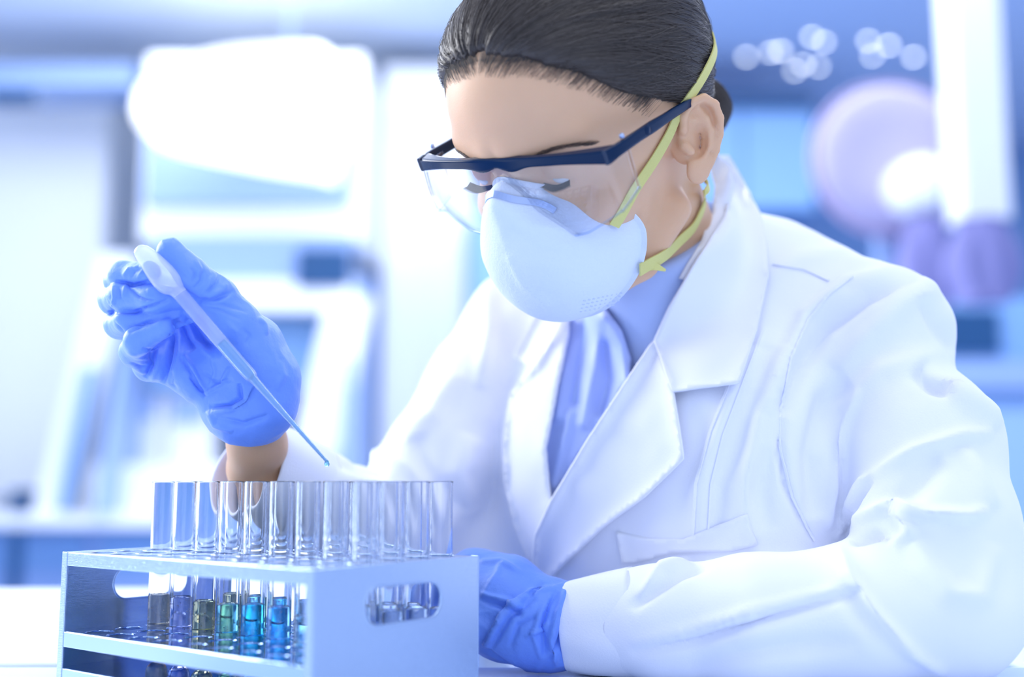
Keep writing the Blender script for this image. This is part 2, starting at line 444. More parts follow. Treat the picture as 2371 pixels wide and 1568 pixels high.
def end_plate(x, flip):
    """upright sheet with an oval hand hole and folded edges"""
    b0, b1, zc, r = 0.036, 0.098, 0.058, 0.0105
    pts = [(0, 0), (LB, 0), (LB, ZT), (0, ZT)]
    ov = []
    for k in range(17): t = math.pi/2 + math.pi*k/16; ov.append((b0+r+r*math.cos(t), zc+r*math.sin(t)))
    for k in range(17): t = -math.pi/2 + math.pi*k/16; ov.append((b1-r+r*math.cos(t), zc+r*math.sin(t)))
    P2 = [Vector(p) for p in pts+ov]; E = [(i, (i+1) % 4) for i in range(4)]; n = len(ov)
    E += [(4+i, 4+(i+1) % n) for i in range(n)]
    v2, e2, f2, *_ = delaunay_2d_cdt(P2, E, [], 0, 1e-7)
    def ins(c):
        bx = min(max(c[0], b0+r), b1-r); return (c[0]-bx)**2+(c[1]-zc)**2 < (r*0.995)**2
    bm = bmesh.new(); t = 0.0013
    A = [bm.verts.new((x, -v.x, v.y)) for v in v2]; Bv = [bm.verts.new((x+(t if not flip else -t), -v.x, v.y)) for v in v2]
    cnt = {}
    for f in f2:
        c = sum((v2[i] for i in f), Vector((0, 0)))/len(f)
        if ins(c): continue
        bm.faces.new([A[i] for i in f]); bm.faces.new([Bv[i] for i in f][::-1])
        for i in range(len(f)):
            k = (f[i], f[(i+1) % len(f)]); cnt.setdefault(tuple(sorted(k)), []).append(k)
    for kk, l in cnt.items():
        if len(l) == 1: a, b = l[0]; bm.faces.new((A[b], A[a], Bv[a], Bv[b]))
    for v in [v for v in bm.verts if not v.link_faces]: bm.verts.remove(v)
    s = 1 if not flip else -1
    for yy in ((-0.0004, 0.0010), (-LB-0.0010, -LB+0.0004)):
        xa, xb = sorted((x, x+s*0.0060)); add_box(bm, xa, xb, yy[0], yy[1], 0, ZT+0.0002)
    me = bm_mesh('end_plate', bm); o = link('end_plate', me, M['steel'], rack)
    bv = o.modifiers.new('soft', 'BEVEL'); bv.width = 0.0005; bv.segments = 2; bv.limit_method = 'ANGLE'
    # rolled rim round the hand hole
    rim = []; path = ov
    V = []; F = []
    for i, (bb, zz) in enumerate(path):
        pb, pz = path[i-1]; nb_, nz = path[(i+1) % n]
        tx, tz = nb_-pb, nz-pz; l = math.hypot(tx, tz); nx, nz2 = tz/l, -tx/l
        for k in range(8):
            a = 2*math.pi*k/8; rr = 0.0010
            V.append((x+(t/2)*s+rr*math.sin(a), -(bb+nx*rr*math.cos(a)), zz+nz2*rr*math.cos(a)))
    F = grid_faces(n, 8, True, True)
    link('hole_rim', mesh_np('hole_rim', V, F), M['steel'], o)
    return o
end_plate(0.0, False); end_plate(LA, True)
rackM = Matrix.Translation((RX, RY, TZ)) @ Matrix.Rotation(ang, 4, 'Z')

# test tube: thin glass with a round bottom, and its liquid
ZB, ZTOP = 0.0094, 0.1250
def tube_profile():
    R, t = TR, 0.0007; pr = []
    for k in range(9): a = math.pi/2*k/8; pr.append((R*math.sin(a), R-R*math.cos(a)))
    H = ZTOP-ZB
    pr += [(R, H-0.0012), (R+0.0003, H-0.0006), (R+0.0002, H), (R-t*0.5, H+0.0002), (R-t, H-0.0003)]
    ri = R-t
    for k in range(8, -1, -1): a = math.pi/2*k/8; pr.append((ri*math.sin(a), R-ri*math.cos(a)))
    return pr
tv, tf = lathe(tube_profile(), 40)
tube_me = mesh_np('test_tube', tv, tf)
def recalc(me):
    bm = bmesh.new(); bm.from_mesh(me); bmesh.ops.recalc_face_normals(bm, faces=bm.faces); bm.to_mesh(me); bm.free()
    return me
recalc(tube_me)
def liquid_mat(name, col, dens=1.0):
    m = bpy.data.materials.new(name); m.use_nodes = True; nt = m.node_tree; b = nt.nodes['Principled BSDF']
    b.inputs['Base Color'].default_value = (*col, 1); b.inputs['Roughness'].default_value = 0.0
    b.inputs['Transmission Weight'].default_value = 1.0; b.inputs['IOR'].default_value = 1.33
    return m
LQ = {
 'amber': liquid_mat('pale_amber_liquid', (0.88, 0.72, 0.50)),
 'rose': liquid_mat('pale_rose_liquid', (0.84, 0.78, 0.90)),
 'olive': liquid_mat('olive_brown_liquid', (0.70, 0.63, 0.32)),
 'teal': liquid_mat('teal_green_liquid', (0.30, 0.78, 0.78)),
 'blue': liquid_mat('deep_sky_blue_liquid', (0.08, 0.62, 0.86)),
 'sky': liquid_mat('light_sky_blue_liquid', (0.42, 0.76, 0.97)),
 'straw': liquid_mat('pale_straw_liquid', (0.90, 0.96, 0.84)),
 'clear': liquid_mat('clear_liquid', (0.93, 0.96, 1.0)),
}
def liquid_me(h):
    h += 0.009; R = TR-0.00055; pr = []
    for k in range(9): a = math.pi/2*k/8; pr.append((R*math.sin(a), R-R*math.cos(a)))
    pr += [(R, h-0.0008), (R-0.0003, h), (R-0.0012, h-0.0006), (R-0.003, h-0.0009), (0, h-0.0010)]
    V, F = lathe(pr, 32); V = [(x, y, z+0.00055) for x, y, z in V]
    return V, F
bub = mat('tiny_air_bubble', (1, 1, 1), 0.05, trans=0.6, ior=1.1)
COLN = {'amber': 'pale amber', 'rose': 'pale rose', 'olive': 'olive brown', 'teal': 'teal green', 'blue': 'deep blue', 'sky': 'light blue', 'straw': 'pale straw', 'clear': 'clear'}
tubes = []
front = {8: ('amber', .0325), 7: ('rose', .0325), 6: ('olive', .0315), 5: ('teal', .0310), 4: ('blue', .0325), 3: ('sky', .0325), 2: ('straw', .0290), 1: ('clear', .029), 0: ('clear', .028)}
spec = []
for i, (c, h) in front.items(): spec.append((i, 2, c, h))
for i, c in zip(range(6, -1, -1), ('olive', 'teal', 'blue', 'sky', 'sky', 'clear', 'clear')): spec.append((i, 3, c, .0335))
for i, c in zip(range(3, -1, -1), ('sky', 'clear', 'clear', 'clear')): spec.append((i, 4, c, .033))
for i, c in zip(range(1, -1, -1), ('clear', 'clear')): spec.append((i, 5, c, .031))
names_j = {2: 'front row', 3: 'second row', 4: 'third row', 5: 'rearmost row'}
ordw = ['first', 'second', 'third', 'fourth', 'fifth', 'sixth', 'seventh', 'eighth', 'ninth']
for j in (2, 3, 4, 5):
    row = sorted([s for s in spec if s[1] == j], key=lambda s: -s[0])
    for n_, (i, jj, c, h) in enumerate(row):
        t = bpy.data.objects.new('test_tube', tube_me); C.objects.link(t)
        if not tube_me.materials: tube_me.materials.append(M['glass'])
        t.location = rackM @ Vector((colA[i], -rowB[j], ZB))
        t.rotation_euler = (0, 0, 0.3*n_)
        if j == 2 and n_ < 7: lab = 'glass test tube holding %s liquid in the front row of tubes' % COLN[c]
        else: lab = 'glass test tube, %s from the left in the %s' % (ordw[n_], names_j[j])
        tag(t, lab, 'test tube', 'glass test tubes standing in the metal rack')
        V, F = liquid_me(h)
        lq = link('liquid', recalc(mesh_np('liquid', V, F)), LQ[c], t); lq['label'] = COLN[c] + ' liquid'
        if j == 2 and n_ < 7:
            bm = bmesh.new(); rnd = random.Random(i*7+1)
            for _ in range(26):
                a = rnd.uniform(0, 6.28); zz = rnd.uniform(0.020, h+0.008); rr = TR-0.0012
                bmesh.ops.create_icosphere(bm, subdivisions=1, radius=rnd.choice((0.0002, 0.0003, 0.00042)), matrix=Matrix.Translation((rr*math.cos(a), rr*math.sin(a), zz)))
            b = link('bubbles', bm_mesh('bubbles', bm, True), bub, lq); b['kind'] = 'stuff'
        tubes.append(t)

# ================================================================== pipette
def path_lathe(pts, seg=28, cap=True):
    """pts: list of (Vector, radius)"""
    Ps = [Vector(p) for p, r in pts]; V = []
    d0 = (Ps[-1]-Ps[0]).normalized(); ref = d0.cross(Vector((0, 0, 1))).normalized()
    for i, (p, r) in enumerate(pts):
        t = (Ps[min(i+1, len(Ps)-1)]-Ps[max(i-1, 0)]).normalized()
        a = (ref - t*ref.dot(t)).normalized(); b = t.cross(a)
        for k in range(seg):
            an = 2*math.pi*k/seg; V.append(tuple(Ps[i]+a*(r*math.cos(an))+b*(r*math.sin(an))))
    F = grid_faces(len(pts), seg, wrap_v=True)
    if cap: F.append(tuple(range(seg))[::-1]); F.append(tuple((len(pts)-1)*seg+k for k in range(seg)))
    return V, F
pip0, pip1 = P(326, 583, 0.690), P(757, 1066, 0.700)
pip_root = empty('transfer_pipette', tuple(PV(590, 860, 0.696)))
tag(pip_root, 'translucent plastic transfer pipette of blue liquid held between gloved thumb and fingers', 'pipette')
def at_px(x, y, d): return PV(x, y, d)
# (px, py, radius in mm)
bulb = [(318,572,.8),(320,574,3.2),(325,580,5.0),(333,588,6.0),(345,600,6.9),(358,615,8.0),(372,632,8.8),(386,648,9.0),(398,660,8.2),(405,667,6.6),(411,674,5.2),(418,682,4.9)]
stem_ = [(416,680,4.9),(450,720,4.75),(500,778,4.65),(550,836,4.55),(574,863,4.5),(582,872,4.2),(587,878,3.2),(592,884,2.9)]
tip_ = [(592,884,2.9),(640,938,2.2),(690,994,1.65),(740,1050,1.25),(756,1068,1.15)]
def pipe_pts(l, shrink=0.0):
    out = []
    for x, y, r in l:
        s = (x-318)/(757-318); out.append((at_px(x, y, 0.690+0.010*s), max(0.0002, (r-shrink)*0.00094)))
    return out
def dens(pts, n):
    A = [np.array([*p, r]) for p, r in pts]; c = catmull(A, n); return [(Vector(v[:3]), max(float(v[3]), 0.0001)) for v in c]
for nm, l, m in (('bulb', bulb, 'ldpe_bulb'), ('stem', stem_, 'ldpe'), ('tip', tip_, 'ldpe')):
    pts = dens(pipe_pts(l), 40); V, F = path_lathe(pts, cap=False)
    wlink(nm, mesh_np(nm, V, F), M[nm == 'bulb' and 'ldpe_bulb' or 'ldpe'], pip_root)
blue_fill = mat('blue_fill_liquid', (0.16, 0.52, 0.86), 0.02, trans=0.55, ior=1.2)
li = [(512,792,3.7),(550,836,3.7),(572,861,3.6),(582,872,3.0),(588,879,2.3),(640,938,1.7),(690,994,1.25),(740,1050,0.9),(756,1068,0.85)]
V, F = path_lathe(dens(pipe_pts(li), 50))
wlink('liquid', mesh_np('liquid', V, F), blue_fill, pip_root)['label'] = 'sky blue liquid'
pr = [(0, -0.0022), (0.0011, -0.0019), (0.0017, -0.0008), (0.0016, 0.0004), (0.0009, 0.0018), (0, 0.0024)]
V, F = lathe(pr, 20, tuple(at_px(757, 1073, 0.700)), (0, 0, 1))
wlink('drop', recalc(mesh_np('drop', V, F)), mat('blue_drop', (0.35, 0.75, 0.95), 0.0, trans=1.0, ior=1.33), pip_root)
# ================================================================== the person
import time as _t; _T = _t.time()
HD = 0.768
HO = P(1378, 348, HD)
yaw, pit, rol = math.radians(43.5), math.radians(32), math.radians(-5)
HS = 0.985
cy, sy, cq, sq = math.cos(yaw), math.sin(yaw), math.cos(pit), math.sin(pit)
def camvec(x, y, z): return x*RGT + y*UPV - z*FWD
Hf = camvec(-sy*cq, -sq, cy*cq); Hl = camvec(cy, 0, sy)
Hu = np.cross(Hf, Hl); Hu = Hu/np.linalg.norm(Hu)
if Hu[2] < 0: Hu = -Hu
Hl, Hu = math.cos(rol)*Hl + math.sin(rol)*Hu, -math.sin(rol)*Hl + math.cos(rol)*Hu
HR = np.stack([Hf, Hl, Hu])              # rows: world axes of the head frame
def H(f, l, u): return HO + HS*(f*Hf + l*Hl + u*Hu)/1000.0
def toH(p): return ((p - HO.astype(np.float32)) @ HR.T.astype(np.float32))*(1000.0/HS)

def ear_sdf(q, s):
    """q in head mm; s=+1 left ear"""
    l = q[:, 1]*s
    # ear frame: x forward, y up, z outwards (tilted back and flared)
    p = np.stack([q[:, 0]+8, (q[:, 2]+1)*1.10, l-76], 1).astype(np.float32)
    a = math.radians(-12); ca, sa = math.cos(a), math.sin(a)
    x = p[:, 0]*ca - p[:, 1]*sa; y = p[:, 0]*sa + p[:, 1]*ca; z = p[:, 2]
    b = math.radians(28); cb, sb = math.cos(b), math.sin(b)
    x2 = x*cb - z*sb; z2 = x*sb + z*cb
    # x2: + forward in the ear plane, z2: outwards from the ear plane
    e = np.stack([x2, y, z2], 1).astype(np.float32)
    def pt(x, y, z): return np.array([x, y, z], np.float32)
    helix = [(pt(6, 3, 1.5), 2.2), (pt(9, 12, 2.5), 2.7), (pt(8, 22, 3), 3.1), (pt(1, 29, 3.2), 3.2), (pt(-8, 30, 3.4), 3.2), (pt(-15, 24, 4), 3.1), (pt(-18, 13, 4), 2.9),
             (pt(-17, 2, 3.5), 2.7), (pt(-13, -9, 3), 2.6), (pt(-8, -17, 2.5), 2.9)]
    d = s_chain(e, helix, 1.5)
    plate = s_ell(e, pt(-4, 5, -0.8), (15, 24, 2.6))
    d = smin(d, plate, 3.0)
    anti = [(pt(-3, 24, 1.5), 2.0), (pt(-8, 15, 2.8), 2.6), (pt(-10, 6, 3.0), 2.7), (pt(-8, -4, 3), 2.5), (pt(-3, -11, 2.8), 2.4)]
    d = smin(d, s_chain(e, anti, 2.0), 2.5)
    anti2 = [(pt(3, 17, 1.0), 1.8), (pt(-7, 14, 2.2), 2.2)]
    d = smin(d, s_chain(e, anti2, 2.0), 2.0)
    lobe = s_ell(e, pt(1, -20, 1.5), (9.0, 10.5, 4.2)); d = smin(d, lobe, 4.0)
    trag = s_cap(e, pt(9, 0, 1), pt(6.0, -5, 3.2), 3.4, 3.2); d = smin(d, trag, 2.5)
    conch = s_ell(e, pt(1.5, 0, 1.5), (8.5, 11, 7.0)); d = smax(d, -conch, 3.0)
    d = smin(d, trag, 1.5)
    back = s_ell(e, pt(4, 2, -8), (9, 18, 9)); d = smin(d, back, 3.0)
    floor_ = s_ell(e, pt(2, 0, -7.5), (12, 14, 3.5)); d = smin(d, floor_, 2.0)
    return d
def head_sdf(q):
    f, l, u = q[:, 0], q[:, 1], q[:, 2]; al = np.abs(l)
    m = np.stack([f, al, u], 1).astype(np.float32)     # mirrored
    d = s_ell(m, (-8, 0, 48), (96, 74, 84))
    d = smin(d, s_ell(m, (31, 0, 56), (66, 65, 68)), 14)
    d = smin(d, s_ell(m, (34, 0, -8), (56, 58, 70)), 18)
    d = smin(d, s_ell(m, (38, 0, -50), (42, 42, 36)), 16)
    d = smin(d, s_chain(m, [(np.array([2, 54, -45]), 11), (np.array([35, 40, -68]), 11), (np.array([70, 10, -76]), 12)], 6), 14)
    d = smin(d, s_ell(m, (74, 0, -75), (14, 17, 12)), 8)
    d = smin(d, s_ell(m, (56, 44, -10), (20, 18, 16)), 12)
    d = smin(d, s_cap(m, (86, 8, 40), (70, 46, 42), 9, 8), 10)
    d = smax(d, -s_ell(m, (92, 30, 22), (15, 17, 10)), 8)
    d = smin(d, s_chain(m, [(np.array([86, 0, 30]), 7), (np.array([97, 0, 12]), 7), (np.array([100, 0, -8]), 8)], 5), 6)
    d = smin(d, s_ell(m, (93, 10, -12), (9, 7, 7)), 4)
    # lids over the downcast eyes
    d = smin(d, s_ell(m, (71.5, 31, 23), (12.6, 13.5, 12.0)), 3.0)
    d = smax(d, -s_chain(m, [(np.array([83.5, 22, 16.0]), 0.9), (np.array([86.3, 31, 14.0]), 1.3), (np.array([82.5, 41, 16.8]), 0.9)], 0.5), 0.8)
    d = smax(d, -s_chain(m, [(np.array([82, 20, 28]), 1.0), (np.array([85, 31, 31.5]), 1.2), (np.array([79, 43, 28.5]), 1.0)], 0.5), 2.5)
    # mouth
    d = smin(d, s_ell(m, (94, 0, -42), (9, 22, 9)), 8)
    d = smax(d, -s_cap(m, (104, 0, -42), (96, 20, -43), 1.3, 1.0), 1.5)
    d = smin(d, ear_sdf(q, 1), 2.5); d = smin(d, ear_sdf(q, -1), 2.5)
    return d
# trunk frame
SL, SR = P(2050, 780, 0.80), P(1215, 765, 0.97)
NB = P(1560, 640, 0.865)                    # base of the neck
TC = (SL+SR)/2
Tl = SL-SR; Tl[2] = 0; Tl /= np.linalg.norm(Tl)
Tf = np.cross(Tl, [0, 0, 1.0]); Tf = Tf if Tf[1] < 0 else -Tf
def T(l, f, z): return TC + l*Tl + f*Tf + np.array([0, 0, z])
TR_ = np.stack([Tl, Tf, [0, 0, 1.0]])
neck_top, neck_bot = H(-22, 0, -20), NB + np.array([0, 0.02, -0.02])
def f32(*a): return np.array(a, np.float32)
armL = [(P(2020, 800, .812), .033), (P(2125, 1080, .75), .033), (P(2180, 1400, .695), .034), (P(1800, 1440, .705), .032), (P(1440, 1445, .735), .025), (P(1250, 1440, .747), .020)]
armR = [(SR, .040), (P(1060, 1010, .915), .036), (P(900, 1250, .865), .033), (P(745, 1200, .83), .028), (P(640, 1150, .800), .0205), (P(594, 1085, .772), .0180), (P(596, 1030, .755), .0180), (P(582, 965, .738), .0185)]
def flatcap(p, a, b, ra, rb, n, k):
    """capsule squashed by factor k along direction n"""
    n = np.asarray(n, np.float32); a = np.asarray(a, np.float32); b = np.asarray(b, np.float32)
    q = p + ((p-a) @ n)[:, None]*n*(1/k-1); b2 = b + ((b-a) @ n)*n*(1/k-1)
    return s_cap(q, a, b2, ra, rb)*min(1, k+0.15)
def body_sdf(p):
    d = head_sdf(toH(p))*(HS/1000.0)
    nk = s_cap(p, H(-18, 0, -25), neck_bot, 0.050, 0.055)
    d = smin(d, nk, 0.020)
    tr = s_ell(p, T(0, -0.01, -0.13), (0.135, 0.085, 0.22), TR_)
    tr = smin(tr, s_cap(p, T(-0.10, 0, -0.01), T(0.10, 0, -0.01), 0.045, 0.045), 0.04)
    d = smin(d, tr, 0.03)
    for arm in (armL, armR):
        d = smin(d, s_chain(p, [(np.asarray(a, np.float32), r) for a, r in arm], 0.01), 0.012)
    return d
# face and neck at fine step, the covered trunk and arms at the same step in one continuous skin
allp = np.array([a for a, r in armL+armR] + [H(120, 0, -90), H(-110, 0, 0), H(0, 0, 140), H(0, 95, 0), H(0, -95, 0), T(0, 0, -0.36), T(0.16, 0.1, 0), T(-0.16, -0.1, 0)])
bV, bF = sdf_mesh(body_sdf, allp.min(0)-0.045, allp.max(0)+0.045, 0.0016)
bV = smooth_verts(bV, bF, 2, 0.5)
bN = vnormals(bV.astype(np.float64), bF)
body_me = mesh_np('person', bV, bF)
person = link('person', body_me, M['skin'])
tag(person, 'person in white lab coat leaning over the tube rack holding a pipette', 'person')
print('body', len(bV), round(_t.time()-_T, 1))
body_bvh = BVHTree.FromPolygons([tuple(v) for v in bV.astype(float)], [tuple(int(i) for i in f) for f in bF])
def ray(bvh, x, y, d0=0.3):
    o = Vector(CAM); dr = (PV(x, y, 1.0)-o).normalized()
    h = bvh.ray_cast(o, dr)
    return h   # loc, normal, idx, dist

# ---------------- eyes, brows and lashes
for s in (1, -1):
    bm = bmesh.new(); bmesh.ops.create_uvsphere(bm, u_segments=24, v_segments=16, radius=0.0112)
    c = H(71.8, 31*s, 20.5); bmesh.ops.translate(bm, verts=bm.verts, vec=c)
    e = wlink('eye', bm_mesh('eye', bm, True), M['eye'], person)
    bm = bmesh.new(); bmesh.ops.create_uvsphere(bm, u_segments=24, v_segments=12, radius=0.0050)
    bmesh.ops.translate(bm, verts=bm.verts, vec=H(75.4, 31*s-1, 17.7))
    wlink('iris', bm_mesh('iris', bm, True), M['iris'], e)
def hair_curve(name, strands, r, m, parent, taper=True):
    cu = bpy.data.curves.new(name, 'CURVE'); cu.dimensions = '3D'; cu.bevel_depth = r; cu.bevel_resolution = 0; cu.resolution_u = 2; cu.use_fill_caps = False
    for st in strands:
        sp = cu.splines.new('POLY'); sp.points.add(len(st)-1)
        flat = []; rad = []
        for i, p in enumerate(st):
            flat += [float(p[0]), float(p[1]), float(p[2]), 1.0]; t = i/(len(st)-1); rad.append(1.0 if not taper else max(0.15, 1-t**2))
        sp.points.foreach_set('co', flat); sp.points.foreach_set('radius', rad)
    cu.materials.append(m)
    t_ = bpy.data.objects.new(name, cu); C.objects.link(t_); bpy.context.view_layer.update()
    me = bpy.data.meshes.new_from_object(t_.evaluated_get(bpy.context.evaluated_depsgraph_get())); me.name = name
    bpy.data.objects.remove(t_); bpy.data.curves.remove(cu)
    o = bpy.data.objects.new(name, me); C.objects.link(o); o.parent = parent
    return o
def head_out(f, l, u, lift=0.0, bvh=None, org=(0, 0, 30)):
    """drop a head-frame point onto the skin along the line from the middle of the skull"""
    a = Vector(H(*org)); b = Vector(H(f, l, u)); dr = (b-a).normalized()
    h = (bvh or body_bvh).ray_cast(a + dr*0.25, -dr)
    if h[0] is None: return b, dr
    return h[0] + h[1]*lift, h[1]
rb = random.Random(3)
for s in (1, -1):
    st = []
    arc = [(88, 14, 32), (86, 23, 36), (80, 34, 38.5), (72, 46, 37), (66, 52, 33)]
    cl = catmull(arc, 60)
    for i, q in enumerate(cl):
        t = i/59; wd = 1.9*(1-t)**0.6+0.2
        for _ in range(6):
            o_ = rb.uniform(-wd, wd)
            a, n = head_out(q[0], s*q[1], q[2]+o_, 0.0002); b, _n = head_out(q[0]-2, s*(q[1]+rb.uniform(4, 7)), q[2]+o_*0.6+rb.uniform(0.5, 2.5)*(1-t), 0.0007)
            st.append([a, (Vector(a)+Vector(b))/2+n*0.0004, b])
    hair_curve('eyebrow', st, 0.00008, M['brow'], person)
    st = []
    for i in range(120):
        t = i/119; l0 = 21+21*t; a = Vector(H(84.5-1.2*abs(t-0.5)*2, s*l0, 15.6-1.8*math.sin(math.pi*t)+1.6*t))
        L = 3.5+1.5*math.sin(math.pi*t)+2*t
        st.append([a, a+Vector(Hf)*0.001*L*0.5+Vector(Hu)*(-0.001*L*0.35)+Vector(Hl)*(0.001*s*(t-0.3)*2), a+Vector(Hf)*0.001*L+Vector(Hu)*(-0.001*L*0.4)+Vector(Hl)*(0.001*s*(t-0.3)*6)])
    hair_curve('eyelashes', st, 0.00014, M['lash'], person)

# ---------------- hair
HL = [(0, 99), (25, 92), (45, 74), (60, 54), (72, 41), (84, 32), (98, 20), (112, 0), (128, -25), (150, -42), (180, -48)]
def hairline(al): return np.interp(al, [h[0] for h in HL], [h[1] for h in HL])
BUN = toH(np.array([P(1612, 252, .845)], np.float32))[0].astype(float)
print('BUN', BUN)
poleA = np.array([100., 0., 72.]); poleB = BUN.copy(); axv = poleB-poleA; axv /= np.linalg.norm(axv)
e1 = np.cross(axv, [0, 1, 0]); e1 /= np.linalg.norm(e1); e2 = np.cross(axv, e1)
mid = np.array([-8., 0., 45.])
def strand_ang(q):
    r = q-mid; return np.arctan2(r @ e2, r @ e1)
def hair_sdf(q):
    q = q.astype(np.float32)
    f, l, u = q[:, 0], q[:, 1], q[:, 2]
    c = s_ell(q, (-11, 0, 50), (104, 81, 92))
    c = smin(c, s_ell(q, (31, 0, 62), (68, 69, 70)), 16)
    al = np.degrees(np.arctan2(np.abs(l)*1.2, f+2))
    line = (hairline(al) - u)*0.75
    # cut back toward the hairline so the edge feathers into the skin
    c = smax(c, line, 16)
    an = strand_ang(q)
    c = c + 0.9*vnoise(np.stack([an*16, (q @ axv)/60, 0*an], 1), 3) + 0.45*vnoise(np.stack([an*45, (q @ axv)/50, 0*an], 1), 5)
    b = s_ell(q, BUN, (24, 27, 25))
    ang2 = np.arctan2(q[:, 2]-BUN[2], q[:, 1]-BUN[1])
    b = b + 0.8*vnoise(np.stack([ang2*3+np.linalg.norm(q-BUN, axis=1)/4, ang2*1.0, 0*ang2], 1), 9)
    return smin(c, b, 6)
lo = np.array([-140., -100, -60]); hi = np.array([105., 100, 155])
hV, hF = sdf_mesh(lambda q: hair_sdf(q), lo, hi, 1.5)
hW = HO + (hV.astype(np.float64) @ HR)*HS/1000.0
hair = wlink('hair', mesh_np('hair', hW, hF), M['hair'], person)
if np.linalg.det(HR) < 0: hair.data.flip_normals()
hair['label'] = 'dark brown hair drawn back into a low bun'
hair_bvh = BVHTree.FromPolygons([tuple(v) for v in hW], [tuple(int(i) for i in f) for f in hF])
st = []; rr_ = random.Random(5)
for k in range(4200):
    an = rr_.uniform(-math.pi, math.pi); t0 = rr_.uniform(0.03, 0.75); t1 = t0+rr_.uniform(0.12, 0.45)
    pts = []; lift = rr_.uniform(0.0001, 0.0012); wob = rr_.uniform(-0.13, 0.13); lift = lift if k % 9 else rr_.uniform(0.0008, 0.0020)
    for s in np.linspace(t0, min(t1, 0.98), 9):
        th = s*math.pi; a2 = an + wob*math.sin(th*3+k)
        dirv = -axv*math.cos(th) + (e1*math.cos(a2)+e2*math.sin(a2))*math.sin(th)
        a = Vector(H(*mid)); b = Vector(H(*(mid+dirv*200))); dr = (b-a).normalized()
        h = hair_bvh.ray_cast(b, -dr)
        if h[0] is None or h[1].dot(dr) < 0.2 and False: break
        g = toH(np.array([h[0]], np.float32))[0]
        al = math.degrees(math.atan2(abs(g[1])*1.2, g[0]+2))
        if g[2] < hairline(al)+1 : 
            if pts: break
            continue
        pts.append(h[0]+dr*lift)
    if len(pts) > 3: st.append(pts)
o = hair_curve('hair_strands', st, 0.00016, M['strand'], hair); o['kind'] = 'stuff'
for k in range(260):      # strands wound round the bun
    a0 = rr_.uniform(0, 6.28); tilt = rr_.uniform(-0.5, 0.5); pts = []
    for s in range(14):
        a = a0+s*0.16; dv = np.array([math.sin(tilt+0.3*math.sin(a)), math.cos(a)*math.cos(tilt), math.sin(a)*math.cos(tilt)])
        o0 = Vector(H(*BUN)); d0_ = (Vector(H(*(BUN+dv*100)))-o0).normalized(); h = hair_bvh.ray_cast(o0+d0_*0.08, -d0_)
        if h[0] is not None and (h[0]-o0).length < 0.034: pts.append(h[0]+d0_*rr_.uniform(0.0002, 0.0008))
    if len(pts) > 4: st.append(pts)
o = hair_curve('bun_strands', st[-260:], 0.00016, M['strand'], hair); o['kind'] = 'stuff'
# wisps along the hairline, lying on the skin
st = []
for k in range(2600):
    al = rr_.uniform(-72, 72); u0 = hairline(abs(al))-13*rr_.random()**2.2+3
    pts = []
    for s in range(6):
        uu = u0+s*2.2; a2 = math.radians(al + (1 if al > 0 else -1)*s*(0.5+abs(al)/18.0))
        p, n = head_out(-2+90*math.cos(a2), 75*math.sin(a2), uu, 0.0003+0.0004*s); pts.append(p)
    st.append(pts)
o = hair_curve('hairline_wisps', st, 0.00006, M['strand'], hair); o['kind'] = 'stuff'
print('hair', round(_t.time()-_T, 1))
# ================================================================== head gear (all in the head frame, mm)
def Hv(f, l, u): return Vector(H(f, l, u))
def sweep(sec):
    """sec: list of (centre Hframe, ring of (df,dl,du))"""
    rings = [[H(c[0]+o[0], c[1]+o[1], c[2]+o[2]) for o in ring] for c, ring in sec]
    return loft(rings)
goggles = empty('safety_goggles', tuple(Hv(90, 0, 36)))
tag(goggles, 'clear safety goggles with navy blue frame worn above the white mask', 'safety goggles')
def rrect(w, h, n=4, r=0.35):
    out = []
    rr = min(w, h)*r
    for cx, cyy, a0 in ((w/2-rr, h/2-rr, 0), (-w/2+rr, h/2-rr, 90), (-w/2+rr, -h/2+rr, 180), (w/2-rr, -h/2+rr, 270)):
        for k in range(n): a = math.radians(a0+90*k/(n-1)); out.append((cx+rr*math.cos(a), cyy+rr*math.sin(a)))
    return out
UB = 33.5
def bar_f(l): return 99.5 - 12.0*(abs(l)/78)**2.4
def bar_u(l): return UB + 3.2*(1-min(1, abs(l)/78)**2)
def bar_h(l):
    a = abs(l); return 6.4 + 3.2*math.exp(-((a-12)/9.0)**2) + 2.8*max(0, (a-48)/30)**1.5 - 0.5*math.exp(-(a/5.0)**2)
def bar_w(l): return 5.0 + 7.0*max(0, (abs(l)-35)/43)**1.3
sec = []
for l in np.linspace(-78, 78, 60):
    h, w = bar_h(l), bar_w(l)
    cut = 1.0
    ring = [(x*w - w*0.5, 0, y*h - (h-6.4)*0.45) for x, y in rrect(1, 1, 4, 0.2)]
    sec.append(((bar_f(l), l, bar_u(l)), ring))
V, F = sweep(sec)
wlink('brow_bar', mesh_np('brow_bar', V, F), M['navy'], goggles).data.polygons.foreach_set('use_smooth', [False]*len(F))
